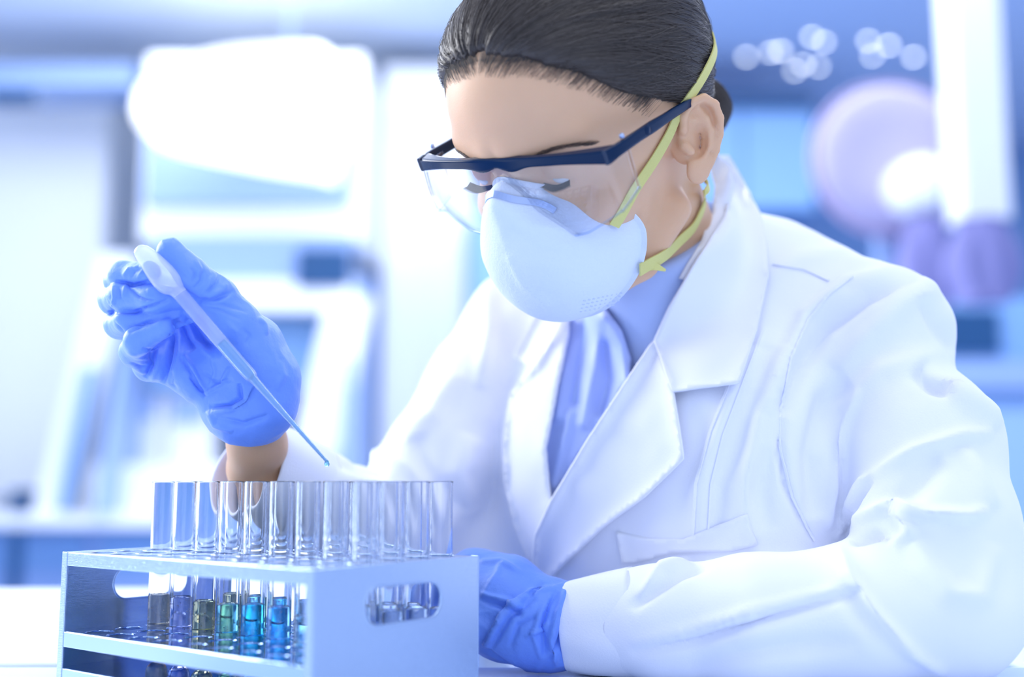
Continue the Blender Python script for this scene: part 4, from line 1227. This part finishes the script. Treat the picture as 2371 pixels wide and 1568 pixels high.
stitch('seam', [(1640, 1228), (1645, 1120), (1672, 1010), (1725, 870), (1768, 760)], 0.0014, 0.0006)
stitch('seam', [(1885, 1253), (1835, 1150), (1808, 1040), (1806, 950), (1830, 830), (1870, 740), (1920, 680), (1975, 640)], 0.0016, 0.0007)
stitch('seam', [(1790, 612), (1860, 622), (1920, 650)], 0.0018, 0.0008)

def cuff(name, c0, c1, r0, r1, sq, seed, parent, zmin=None, inner=0.03):
    ax = np.array(c1)-np.array(c0); L = np.linalg.norm(ax); ax = ax/L
    a = np.cross(ax, [0, 0, 1.0]); a /= np.linalg.norm(a); b = np.cross(a, ax)
    n = 72; rings = []
    def ring(s, r, inset=0.0):
        c = np.array(c0)+ax*s; out = []
        for k in range(n):
            t = 2*math.pi*k/n
            w = 0.0009*math.sin(3*t+seed)+0.0006*math.sin(5*t+seed*2+s*60)+0.0003*math.sin(9*t+s*25+seed)
            rr = r+w-inset
            p = c + a*rr*math.cos(t)*sq[0] + b*rr*math.sin(t)*sq[1]
            if zmin is not None and p[2] < zmin+inset: p[2] = zmin+inset
            out.append(p)
        return out
    rings.append(ring(-0.0005, r0-0.0035))
    for s in np.linspace(0, 1, 14): rings.append(ring(s*L, r0+(r1-r0)*s+0.0010*math.sin(math.pi*s)))
    rings.append(ring(L+0.0008, r1-0.0006)); rings.append(ring(L+0.0008, r1, 0.0018)); rings.append(ring(L, r1, 0.0026))
    for s in np.linspace(1, 1-inner/L, 8)[1:]: rings.append(ring(s*L, r1+(r0-r1)*(1-s), 0.0026))
    V, F = loft(rings, cap=False)
    return wlink(name, mesh_np(name, V, F), M['coat'], parent)
cuff('cuff', P(1470, 1441, .733), P(1312, 1448, .7415), .0372, .0292, (1.0, 0.97), 1.0, coat, TZ+0.001)
cuff('cuff', P(705, 1155, .812), P(575, 1092, .775), .0385, .0375, (1.0, 1.0), 2.2, coat)
# pressed seam of the near cuff
# ---------------- scarf between the lapels
def two_bvh(): return shirt_bvh
sc1 = sheet('scarf', [(1300, 700), (1395, 705), (1440, 765), (1462, 830), (1460, 880), (1432, 912), (1395, 970), (1345, 1045), (1276, 1158), (1258, 1045), (1288, 900), (1312, 770)], .005, .0012, M['scarf'], person, bvh=shirt_bvh, step=6, nz=.0015,
      fold_l=[([(1360, 735), (1342, 850), (1330, 930)], 10, -.0060), ([(1325, 740), (1305, 850), (1290, 960)], 16, .0050), ([(1385, 735), (1378, 850), (1350, 980)], 14, .0050), ([(1400, 740), (1440, 800), (1450, 880)], 14, .0060), ([(1405, 800), (1412, 880), (1390, 950)], 12, -.0045), ([(1320, 960), (1295, 1060), (1280, 1120)], 12, .0035)])
sc1['label'] = 'lavender blue scarf'
print('parts', round(_t.time()-_T, 1))
# ================================================================== gloves
def Q(x, y, d, r): return (f32(*P(x, y, d)), r/1000.0)
# right hand round the pipette
RH = {
 'thumb': [Q(590, 850, .722, 17), Q(545, 752, .716, 15), Q(498, 684, .708, 12.0), Q(443, 634, .700, 9.0), Q(396, 583, .698, 8.7)],
 'index': [Q(470, 700, .750, 12), Q(345, 660, .758, 9.5), Q(275, 650, .742, 8.4), Q(285, 637, .715, 8.0), Q(345, 630, .700, 7.4)],
 'middle': [Q(450, 740, .748, 12), Q(330, 715, .762, 9.5), Q(262, 695, .745, 8.6), Q(285, 685, .712, 8.8), Q(360, 692, .700, 8.2), Q(425, 690, .706, 7.4)],
 'ring': [Q(440, 790, .746, 12), Q(330, 770, .760, 9.0), Q(275, 752, .742, 8.4), Q(300, 740, .714, 8.4), Q(380, 738, .708, 7.8), Q(440, 722, .712, 7.4)],
 'pinky': [Q(440, 850, .742, 12), Q(345, 850, .745, 8.5), Q(308, 815, .722, 8.0), Q(320, 790, .704, 7.8), Q(382, 757, .700, 6.4)],
}
palm = [[Q(570, 950, .735, 19), Q(500, 860, .742, 17), Q(420, 760, .752, 13)], [Q(600, 930, .733, 19), Q(570, 800, .733, 19), Q(500, 730, .742, 15)],
        [Q(560, 945, .735, 14), Q(455, 866, .736, 15), Q(370, 840, .740, 12)], [Q(610, 900, .728, 18), Q(560, 820, .728, 17)], [Q(640, 870, .730, 12), Q(600, 800, .730, 12)]]
wrist = [Q(612, 880, .733, 20), Q(600, 930, .735, 20), Q(580, 968, .739, 22)]
def gloveR(p):
    d = None
    for c in palm: e = s_chain(p, c, .008); d = e if d is None else smin(d, e, .014)
    d = smin(d, s_chain(p, wrist, .01), .010)
    d = smin(d, s_chain(p, [Q(520, 950, .733, 13), Q(560, 965, .728, 15), Q(620, 950, .726, 15)], .01), .010)
    d = smin(d, s_chain(p, RH['thumb'], .006), .007)
    g = None
    for k in ('index', 'middle', 'ring', 'pinky'):
        e = s_chain(p, RH[k], .005); g = e if g is None else smin(g, e, .0012)
    d = smin(d, g, .0035)
    # glove ends in a slanting open hem below the wrist
    c = P(565, 985, .737); ax = P(575, 1040, .752)-P(590, 900, .733); ax /= np.linalg.norm(ax)
    cut = (p-f32(*c)) @ f32(*ax) - 0.004
    return smax(d, cut, .0015)
pts = np.array([q[0] for c in list(RH.values())+palm+[wrist] for q in c])
gV, gF = sdf_mesh(gloveR, pts.min(0)-.03, pts.max(0)+.03, .0009)
gV = smooth_verts(gV, gF, 1, 0.5)
GF = [
 ([(426, 674), (459, 696), (498, 693), (543, 674)], 6, -.0032, 'g'), ([(470, 700), (520, 707), (575, 724)], 4, -.0012, 'g'), ([(470, 712), (515, 720), (560, 742)], 4, -.0010, 'g'),
 ([(506, 632), (501, 654), (479, 679)], 4, -.0016, 'g'), ([(490, 640), (484, 660), (462, 684)], 4, .0012, 'g'), ([(530, 652), (515, 672), (480, 688)], 5, .0016, 'g'), ([(524, 660), (508, 678)], 3, -.0010, 'g'),
 ([(450, 600), (462, 622), (458, 640)], 4, .0012, 'g'), ([(440, 618), (452, 634), (448, 655)], 4, -.0012, 'g'), ([(385, 590), (410, 622), (436, 652)], 5, -.0008, 'g'), ([(470, 628), (465, 650), (450, 668)], 4, -.0012, 'g'),
 ([(420, 721), (465, 788), (515, 821)], 8, -.0040, 'g'), ([(409, 738), (426, 777), (448, 812)], 11, -.0045, 'g'), ([(430, 745), (450, 790), (500, 835)], 5, .0018, 'g'),
 ([(400, 772), (390, 822), (376, 888)], 6, -.0075, 'g'), ([(414, 760), (416, 820), (398, 892)], 5, .0022, 'g'), ([(353, 806), (351, 846), (337, 874)], 5, -.0050, 'g'), ([(370, 800), (366, 850), (352, 885)], 5, .0022, 'g'),
 ([(300, 770), (342, 746), (398, 729)], 4, -.0022, 'g'), ([(250, 724), (312, 723), (359, 706), (392, 694)], 4, -.0028, 'g'), ([(268, 651), (309, 660), (355, 650)], 4, -.0026, 'g'), ([(298, 663), (320, 687), (337, 694), (358, 693)], 3.5, -.0022, 'g'),
 ([(262, 662), (266, 690), (258, 712)], 4, .0016, 'g'), ([(274, 664), (278, 692)], 4, -.0014, 'g'), ([(292, 660), (286, 690)], 4, .0016, 'g'), ([(286, 640), (300, 622), (320, 618)], 4, .0016, 'g'), ([(304, 645), (310, 628), (330, 622)], 3.5, -.0014, 'g'), ([(318, 645), (330, 630)], 4, .0014, 'g'),
 ([(245, 690), (262, 720), (258, 735)], 4, -.0016, 'g'), ([(340, 672), (368, 668), (390, 680)], 5, .0014, 'g'),
 ([(262, 745), (278, 762), (290, 775)], 4, -.0016, 'g'), ([(330, 808), (350, 810), (372, 800)], 4, -.0014, 'g'), ([(295, 815), (318, 828), (345, 830)], 4, .0012, 'g'), ([(300, 838), (325, 848), (342, 846)], 3.5, -.0012, 'g'), ([(308, 850), (330, 862), (342, 862)], 3.5, .0010, 'g'),
 ([(426, 821), (445, 849), (476, 905)], 4, .0028, 'g'), ([(418, 828), (436, 856), (466, 908)], 4, -.0022, 'g'), ([(440, 871), (456, 895), (476, 920)], 5, -.0030, 'g'), ([(400, 860), (398, 890), (410, 908)], 6, -.0016, 'g'),
 ([(474, 912), (515, 888), (531, 850)], 4, .0024, 'g'), ([(468, 860), (500, 885), (540, 880)], 4, -.0014, 'g'), ([(485, 900), (500, 860), (490, 830)], 4, .0012, 'g'),
 ([(486, 942), (530, 937), (556, 922), (554, 888)], 5, -.0042, 'g'), ([(490, 954), (540, 950), (572, 930), (588, 890)], 5, .0024, 'g'), ([(534, 952), (570, 934), (592, 895)], 5, -.0026, 'g'), ([(501, 966), (565, 982), (622, 962)], 6, -.0022, 'g'), ([(480, 952), (500, 985), (540, 998)], 6, .0022, 'g'),
 ([(520, 742), (550, 770), (545, 795)], 5, .0010, 'g'), ([(560, 760), (580, 780), (570, 800)], 5, -.0010, 'g'), ([(600, 735), (612, 752), (618, 775)], 5, .0020, 'g'), ([(640, 905), (655, 870), (650, 835)], 9, .0014, 'g'),
]
for poly, w, amp, pr in GF:
    N = vnormals(gV, gF); gV = fold(gV, N, poly, w, amp, pr)
N = vnormals(gV, gF)
q = gV*np.array([1, 1, 1])
rid = 1-np.abs(vnoise(gV*75 + vnoise(gV*40, 8)[:, None]*0.8, 21))*2
gV = gV + N*(0.00038*rid + 0.00012*vnoise(gV*190, 22))[:, None]
gloveR_o = wlink('glove', mesh_np('glove', gV, gF), M['glove'], person)
gloveR_o['label'] = 'blue nitrile glove around the pipette'
# rolled hem of the glove
def bead(parent, bvhfn, c, ax, r_guess, rad, m, n=90, inward=0.0):
    ax = ax/np.linalg.norm(ax); a = np.cross(ax, [0.3, 0.2, 1.0]); a /= np.linalg.norm(a); b = np.cross(ax, a); pts = []
    for k in range(n+1):
        t = 2*math.pi*k/n; dr = a*math.cos(t)+b*math.sin(t)
        h = bvhfn.ray_cast(Vector(c+dr*0.09), Vector(-dr))
        pts.append((h[0] if h[0] is not None else Vector(c+dr*r_guess), rad))
    arr = np.array([p[0] for p in pts]); 
    for _ in range(3): arr = (np.roll(arr, 1, 0)+arr*2+np.roll(arr, -1, 0))/4 if False else arr
    V, F = path_lathe([(Vector(p), rad) for p in arr], 8, cap=False)
    return wlink('rolled_hem', mesh_np('rolled_hem', V, F), m, parent)
gbvh = BVHTree.FromPolygons([tuple(v) for v in gV], [tuple(int(i) for i in f) for f in gF])
axw = P(575, 1040, .752)-P(590, 900, .733); axw /= np.linalg.norm(axw)
bead(gloveR_o, gbvh, np.array(P(565, 985, .737))+axw*0.0022, axw, .024, .0008, M['glove'])

# left hand lying on the table behind the rack
LHf = {
 'thumb': [Q(1120, 1440, .735, 12), Q(1040, 1450, .725, 10), Q(985, 1455, .735, 8.5)],
 'index': [Q(1090, 1370, .775, 11), Q(1010, 1380, .790, 9), Q(955, 1410, .790, 8.5), Q(930, 1450, .782, 8)],
 'middle': [Q(1090, 1390, .785, 11), Q(1000, 1400, .805, 9), Q(945, 1430, .805, 8.5), Q(925, 1465, .795, 8)],
 'ring': [Q(1095, 1410, .790, 11), Q(1015, 1425, .812, 9), Q(965, 1450, .812, 8.5), Q(950, 1472, .800, 8)],
 'pinky': [Q(1105, 1430, .795, 10), Q(1035, 1450, .812, 8), Q(990, 1465, .812, 7.5), Q(975, 1480, .800, 7)],
}
LP = [[Q(1345, 1446, .742, 25), Q(1290, 1444, .744, 26.0), Q(1235, 1430, .746, 26.5), Q(1170, 1400, .752, 27), Q(1110, 1385, .765, 26)],
      [Q(1240, 1450, .746, 24), Q(1170, 1435, .750, 25), Q(1110, 1425, .760, 22)], [Q(1180, 1350, .760, 17), Q(1100, 1335, .772, 17), Q(1070, 1345, .780, 14)]]
def gloveL(p):
    d = None
    for c in LP: e = s_chain(p, c, .008); d = e if d is None else smin(d, e, .012)
    g = None
    for k, c in LHf.items():
        e = s_chain(p, c, .005); g = e if g is None else smin(g, e, .0015)
    d = smin(d, g, .006)
    ax = P(1400, 1446, .738)-P(1300, 1444, .744); ax /= np.linalg.norm(ax)
    return smax(d, (p-f32(*P(1345, 1446, .742))) @ f32(*ax), .002)
pts = np.array([q[0] for c in list(LHf.values())+LP for q in c])
lV, lF = sdf_mesh(gloveL, pts.min(0)-.035, pts.max(0)+.035, .0011)
lV = smooth_verts(lV, lF, 1, 0.5)
LF = [([(1310, 1365), (1290, 1420), (1275, 1480), (1290, 1545)], 7, .0035, 'g'), ([(1322, 1360), (1305, 1430), (1295, 1490), (1310, 1540)], 5, -.0030, 'g'), ([(1290, 1370), (1270, 1400), (1255, 1450), (1262, 1520)], 6, -.0028, 'g'),
 ([(1275, 1380), (1250, 1420), (1235, 1470), (1255, 1530)], 6, .0020, 'g'), ([(1120, 1500), (1165, 1420), (1230, 1370), (1290, 1360)], 7, .0028, 'g'), ([(1135, 1505), (1180, 1430), (1240, 1385)], 7, -.0022, 'g'),
 ([(1110, 1375), (1170, 1390), (1215, 1410)], 6, .0020, 'g'), ([(1110, 1390), (1160, 1405), (1210, 1425)], 7, -.0020, 'g'), ([(1110, 1300), (1160, 1300), (1210, 1330)], 7, .0018, 'g'), ([(1120, 1380), (1150, 1330), (1160, 1300)], 7, .0012, 'g'),
 ([(1240, 1430), (1200, 1450), (1180, 1500)], 7, -.0016, 'g'), ([(1260, 1350), (1235, 1370), (1210, 1400)], 6, -.0015, 'g'), ([(1215, 1475), (1250, 1460), (1275, 1440)], 5, .0015, 'g'), ([(1300, 1460), (1290, 1500), (1270, 1530)], 5, -.0018, 'g')]
# the cuff of the glove folded back over the hand
for _p, _a in (([(1305, 1352), (1245, 1372), (1185, 1402), (1150, 1442), (1122, 1492), (1180, 1530), (1250, 1560), (1345, 1560), (1345, 1345)], .0024),):
    N = vnormals(lV, lF); x_, y_, d_ = px_of(lV); fc_ = ((CAM-lV)*N).sum(1) > 0
    lV = lV + N*(_a*(in_poly(x_, y_, _p) & fc_))[:, None]
lV = smooth_verts(lV, lF, 3, 0.5)
for poly, w, amp, pr in LF:
    N = vnormals(lV, lF); lV = fold(lV, N, poly, w*0.85, amp*1.3, pr)
N = vnormals(lV, lF); rid = 1-np.abs(vnoise(lV*70 + vnoise(lV*40, 8)[:, None]*0.8, 31))*2
lV = lV + N*(0.0005*rid + 0.00015*vnoise(lV*170, 32))[:, None]
lV[:, 2] = np.maximum(lV[:, 2], TZ+0.0008)
gl = wlink('glove', mesh_np('glove', lV, lF), M['glove'], person)
gl['label'] = 'blue nitrile glove resting on the table'
print('gloves', round(_t.time()-_T, 1))
# ================================================================== blurred laboratory behind
def bx(name, r, m, x0, x1, y0, y1, z0, z1, bev=0.006, parent=None):
    """box between pixel-free world coordinates relative to the root r"""
    me = box_mesh(name, x0, x1, y0, y1, z0, z1, bev); return link(name, me, m, parent or r)
def X(px, Y): return (px-1185.5)/2600.0*Y*cp_*1.0*1.0/ (cp_)      # world x seen at column px for depth ~Y
def Z(py, Y):
    a = math.atan((784-py)/2600.0)+PITCH; return CAMZ + Y*math.tan(a)
def XX(px, py, Y):
    # exact column for a point at world Y and height Z(py,Y)
    z = Z(py, Y); d = Y*cp_ + (z-CAMZ)*sp_
    return (px-1185.5)/2600.0*d
# bench far left with cabinet on it
Yb = 4.35
bench('back_bench', 'long white back bench along the far left wall', XX(-260, 1150, Yb), XX(1080, 1150, Yb), Yb, 5.15, TZ, W_white, t=0.05)
# safety cabinet
Yc = 4.6
r = empty('safety_cabinet', (XX(560, 700, Yc), Yc, TZ)); tag(r, 'big blurred white biosafety cabinet with sloping glass front on the back bench', 'cabinet')
ox = XX(560, 700, Yc)
def cx(px, py=700): return XX(px, py, Yc)-ox
def cz(py): return Z(py, Yc)-TZ
bx('housing', r, W_white, cx(310), cx(835), 0.02, 0.80, cz(560), cz(120), .03)
bx('upper_panel', r, W_panel, cx(325), cx(805), -0.01, 0.03, cz(475), cz(315), .01)
bx('control_panel', r, W_panel, cx(345), cx(815), -0.02, 0.03, cz(655), cz(545), .01)
bx('front_rail', r, W_white, cx(330), cx(820), -0.05, 0.04, cz(725), cz(655), .015)
bx('display', r, W_dark, cx(693), cx(812), -0.075, -0.015, cz(670), cz(584), .01)
bx('back_panel', r, W_mid, cx(300), cx(800), 0.72, 0.78, cz(1100), cz(600), .01)
bx('work_tray', r, W_white, cx(250), cx(800), -0.10, 0.75, 0.0, cz(1095)+0.03, .01)
for s, name in ((1, 'side_panel'), (0, 'side_panel')):
    # sloping side cheeks
    bm = bmesh.new()
    if s: x0, x1 = cx(700), cx(800)
    pts = [(-0.30, 0.0), (0.78, 0.0), (0.78, cz(560)), (-0.02, cz(640))]
    xa = cx(812) if s else cx(300); xb = xa+0.03
    A = [bm.verts.new((xa, y, z)) for y, z in pts]; B = [bm.verts.new((xb, y, z)) for y, z in pts]
    bm.faces.new(A); bm.faces.new(B[::-1])
    for i in range(4): bm.faces.new((A[i], B[i], B[(i+1) % 4], A[(i+1) % 4]))
    link(name, bm_mesh(name, bm), W_panel, r)
bm = bmesh.new()
def slant(name, xa, za, xb, zb, w, y0, y1, m):
    bm = bmesh.new(); vs = []
    for (x, z) in ((xa, za), (xa+w, za), (xb+w, zb), (xb, zb)):
        vs.append((bm.verts.new((x, y0, z)), bm.verts.new((x, y1, z))))
    bm.faces.new([v[0] for v in vs]); bm.faces.new([v[1] for v in vs][::-1])
    for i in range(4): a, b = vs[i], vs[(i+1) % 4]; bm.faces.new((a[0], a[1], b[1], b[0]))
    return link(name, bm_mesh(name, bm), m, r)
slant('side_cheek', cx(130), 0.0, cx(250), cz(600), cx(100)-cx(20), -0.12, 0.0, W_white)
slant('cheek_edge', cx(186), 0.01, cx(232), cz(860), cx(40)-cx(12), -0.15, -0.12, W_mid)
slant('side_cheek', cx(670), 0.0, cx(770), cz(700), cx(150)-cx(50), -0.12, 0.0, W_white)
bx('sash', r, W_mid, cx(330), cx(760), 0.10, 0.13, cz(900), cz(725), .004)
# equipment inside
for nm, lab, a, b, t_, bt in (('instrument_box', 'tall blurred white instrument box inside the cabinet, on the left', 262, 385, 885, 1095), ('instrument_box', 'blurred pale box with grey knob inside the cabinet, beside the tall one', 392, 500, 900, 1095), ):
    q = empty(nm, (XX((a+b)/2, 1000, 4.8), 4.85, TZ+cz(1095)+0.03)); tag(q, lab, 'box')
    w = XX(b, 1000, 4.8)-XX(a, 1000, 4.8); h = Z(t_, 4.85)-Z(bt, 4.85)
    link('body', box_mesh('body', -w/2, w/2, -0.1, 0.12, 0, h, .02), W_white, q)
    link('front_panel', box_mesh('front_panel', -w/2*0.7, w/2*0.7, -0.115, -0.1, h*0.5, h*0.8, .004), W_panel, q)
# blown-out white hood above the cabinet, made to glow by emission
q = empty('glowing_hood', (XX(620, 200, 4.05), 4.05, Z(230, 4.05))); tag(q, 'huge overexposed white hood glowing above the cabinet', 'lamp')
V = []; n = 48; outl = []
cxs = q.location.x; czs = q.location.z
for (px, py) in ((300, 215), (330, 175), (400, 140), (470, 112), (560, 98), (680, 92), (745, 98), (760, 130), (762, 300), (750, 372), (700, 366), (560, 345), (420, 315), (330, 290), (298, 262)):
    outl.append((XX(px, py, 4.05)-cxs, Z(py, 4.05)-czs))
oc = [np.array([a, b]) for a, b in outl]
ring = catmull(oc+[oc[0]], 80)[:-1]
cen = sum(ring)/len(ring)
rings = []
for k, (sc_, yy) in enumerate(((0.90, 0.0), (0.97, 0.03), (1.0, 0.08), (1.0, 0.30), (0.8, 0.4))):
    rings.append([(cen[0]+(p[0]-cen[0])*sc_, yy, cen[1]+(p[1]-cen[1])*sc_) for p in ring])
V, F = loft(rings); link('hood_shell', mesh_np('hood_shell', V, F), W_glow, q)
link('housing', box_mesh('housing', -0.3, 0.3, 0.36, 0.42, -0.1, 0.1, .02), W_white, q)
link('hanger', box_mesh('hanger', -0.004, 0.004, 0.38, 0.39, 0.1, 3.0-czs, .0015), W_panel, q)
# tall white cupboard and pale column between cabinet and person
def tall(name, label, cat, px0, px1, Y, z0, z1, m, dep=0.5, parts=(), pr=800):
    x0, x1 = XX(px0, pr, Y), XX(px1, pr, Y); q = empty(name, ((x0+x1)/2, Y, z0)); tag(q, label, cat); w = (x1-x0)/2
    link('body', box_mesh('body', -w, w, 0, dep, 0, z1-z0, .01), m, q)
    for nm, a, b, c, d, mm in parts: link(nm, box_mesh(nm, a*w, b*w, -0.02, 0.0, c*(z1-z0), d*(z1-z0), .005), mm, q)
    return q
tall('cupboard', 'tall blurred bright white cupboard between the cabinet and the head', 'cupboard', 880, 1082, 5.2, 0, Z(150, 5.2), W_white, 0.6, (('door', -0.95, -0.05, 0.03, 0.97, W_white), ('door', 0.05, 0.95, 0.03, 0.97, W_white)))
tall('equipment_case', 'blurred mid blue equipment case showing left of her shoulder', 'case', 1085, 1190, 4.9, TZ+0.0, Z(470, 4.9), W_mid, 0.4, (('door', -0.9, 0.9, 0.05, 0.9, W_mid),))
tall('freezer', 'blurred white upright freezer at the left edge of the room', 'freezer', -120, 235, 5.6, TZ, Z(235, 5.6), W_wall, 0.5, (('door', -0.95, 0.95, 0.02, 0.98, W_white),))
q = tall('wall_shelf', 'dark blurred blue shelf hanging at the upper left', 'shelf', -200, 285, 5.0, Z(200, 5.0), Z(145, 5.0), W_panel, 0.3)
tall('wall_lamp', 'small dark blue blurred wall lamp end at the left edge', 'lamp', -60, 50, 3.6, Z(236, 3.6), Z(202, 3.6), W_dark, 0.05)
tall('flask_stopper', 'small dark round blurred stopper on the far left bench', 'stopper', 38, 88, 4.6, TZ, TZ+0.09, W_dark, 0.08)
# under bench: dark apron and posts
tall('drawer_cabinet', 'mid blue blurred drawer unit beneath the far left bench', 'drawers', -200, 1100, 4.55, 0.0, TZ-0.06, W_panel, 0.5, (('drawer', -0.95, -0.35, 0.75, 0.97, W_mid), ('drawer', -0.3, 0.3, 0.75, 0.97, W_mid), ('drawer', 0.35, 0.95, 0.75, 0.97, W_mid)))
tall('bench_post', 'dark slim blurred post beneath the far left bench', 'post', 45, 72, 4.25, 0.0, TZ-0.05, W_dark, 0.04)

# right side -----------------------------------------------------
q = tall('ceiling_duct', 'tall white blurred duct hanging from the ceiling at the right', 'duct', 2218, 2330, 3.0, Z(505, 3.0), 2.999, W_white, 0.12, (), 250)
Yr = 5.4
tall('wall_cupboard', 'blurred blue wall cupboard with dark underside right of the head', 'cupboard', 1560, 1900, Yr, Z(490, Yr), Z(215, Yr), plain('cupboard_blue', (0.16, 0.32, 0.62)), 0.4, (('cornice', -1.0, 1.0, 0.86, 1.0, W_dark), ('door', -0.98, -0.02, 0.02, 0.80, plain('cupboard_door', (0.22, 0.40, 0.70))), ('door', 0.02, 0.98, 0.02, 0.80, plain('cupboard_door_b', (0.22, 0.40, 0.70)))))
tall('machine', 'dark blue blurred machine low behind her shoulder at the right', 'machine', 2150, 2420, 4.2, Z(835, 4.2), Z(690, 4.2), W_mid, 0.4, (('front_panel', -0.9, 0.2, 0.1, 0.8, W_dark),))
tall('counter', 'pale blurred counter behind the bent elbow at the right', 'counter', 2050, 2700, 4.1, Z(905, 4.1)+.002, Z(835, 4.1), W_panel, 0.6)
tall('counter_cabinet', 'blurred blue cabinet doors below the pale counter at the right', 'cabinet', 2100, 2700, 4.15, 0.0, Z(905, 4.1), plain('cabinet_blue', (0.26, 0.44, 0.76)), 0.5, (('handle', -0.5, 0.5, 0.40, 0.43, W_dark), ('door', -0.95, -0.05, 0.45, 0.95, plain('cab_door', (0.32, 0.50, 0.80)))))
# mauve dish with white hub
q = empty('round_dish', (XX(2062, 370, 3.3), 3.3, Z(370, 3.3))); tag(q, 'large round mauve blurred dish with a white centre behind her shoulder', 'dish')
R_ = (2240-1880)/2/2600*3.35
V, F = lathe([(0, 0.02), (R_*0.5, 0.03), (R_*0.85, 0.05), (R_*0.97, 0.02), (R_, 0.0), (R_*0.97, -0.03), (R_*0.8, -0.05), (0, -0.06)], 64, (0, 0, 0), (0, -1, 0))
link('dish', mesh_np('dish', V, F), W_mauve, q)
V, F = lathe([(R_*0.97, 0.0), (R_*1.03, 0.02), (R_*1.06, 0.0), (R_*1.03, -0.02), (R_*0.97, 0)], 64, (0, 0, 0), (0, -1, 0))
link('rim', mesh_np('rim', V, F), plain('rim_rose', (0.46, 0.38, 0.58)), q)
hx, hz = XX(2108, 450, 3.3)-q.location.x, Z(450, 3.3)-q.location.z
V, F = lathe([(0, 0.14), (R_*0.2, 0.135), (R_*0.36, 0.10), (R_*0.40, 0.04), (R_*0.40, 0.0)], 40, (hx, -0.02, hz), (0, -1, 0))
link('hub', mesh_np('hub', V, F), W_white, q)
link('stand', box_mesh('stand', -0.03, 0.03, 0.05, 0.11, -q.location.z, -0.05, .01), W_panel, q)
# purple wraps hanging by the column
for lab, a, b, t_, bt, Y in (('blurred purple cloth hanging below the round dish, nearer her shoulder', 2090, 2200, 505, 720, 3.2), ('blurred purple cloth hanging below the white duct', 2205, 2345, 510, 700, 2.9), ):
    x0, x1 = XX(a, 600, Y), XX(b, 600, Y); z0, z1 = Z(bt, Y), Z(t_, Y); w = (x1-x0)/2
    rings = []
    for i in range(14):
        s = i/13; ring = []
        for k in range(40):
            t = 2*math.pi*k/40; rr = 1+0.12*math.sin(5*t+s*3)+0.08*math.sin(9*t+2)
            ring.append((w*rr*math.cos(t)*(0.75+0.4*math.sin(math.pi*min(1, s*1.1))), 0.05*rr*math.sin(t), z0+(z1-z0)*s))
        rings.append(ring)
    V, F = loft([[(p[0], p[1], p[2]-z0) for p in rg] for rg in rings])
    o = link('hanging_cloth', mesh_np('hanging_cloth', V, F), W_purple); o.location = ((x0+x1)/2, Y, z0)
    tag(o, lab, 'cloth')
# ceiling downlights that turn to bokeh discs
tl = [(1728, 132, 'a'), (1785, 122, 'b'), (1808, 118, 'c'), (1880, 86, 'd'), (1908, 98, 'e'), (1860, 150, 'f'), (1895, 155, 'g'), (1840, 165, 'h'), (2058, 105, 'i'), (2115, 132, 'j'), (2010, 95, 'k'), (2020, 130, 'l')]
LC, RC = ' of the cluster of blurred ceiling lights nearer the hair', ' of the cluster of blurred ceiling lights nearer the white duct'
DL = ['leftmost pale disc' + LC, 'upper disc of the bright pair' + LC, 'brightest white disc' + LC, 'topmost pale disc' + LC, 'second highest pale disc' + LC, 'lower middle faint disc' + LC,
      'lower right faint disc' + LC, 'lowest faint disc' + LC, 'upper bright white disc' + RC, 'lower right bright white disc' + RC, 'top left faint disc' + RC, 'bottom left faint disc' + RC]
for i, (px, py, s) in enumerate(tl):
    a = math.atan((784-py)/2600.0)+PITCH; Y = min(6.6, (2.97-CAMZ)/math.tan(a)); z = CAMZ+Y*math.tan(a)
    strong = s in 'cij'
    q = empty('ceiling_downlight', (XX(px, py, Y), Y, z))
    tag(q, DL[i], 'ceiling light', 'downlights on the ceiling right of the hair')
    V, F = lathe([(0, -0.004), (0.016 if strong else 0.011, -0.002), (0.016, 0.004)], 16); link('light_lens', mesh_np('light_lens', V, F), W_spot, q)
    V, F = lathe([(0.017, 0.0), (0.02, 0.0), (0.022, 0.01), (0.012, 0.03), (0.0, 0.03)], 16); link('trim_ring', mesh_np('trim_ring', V, F), W_white, q)
    link('stem', box_mesh('stem', -0.004, 0.004, -0.004, 0.004, 0.02, max(0.03, 3.0-z), .001), W_white, q)
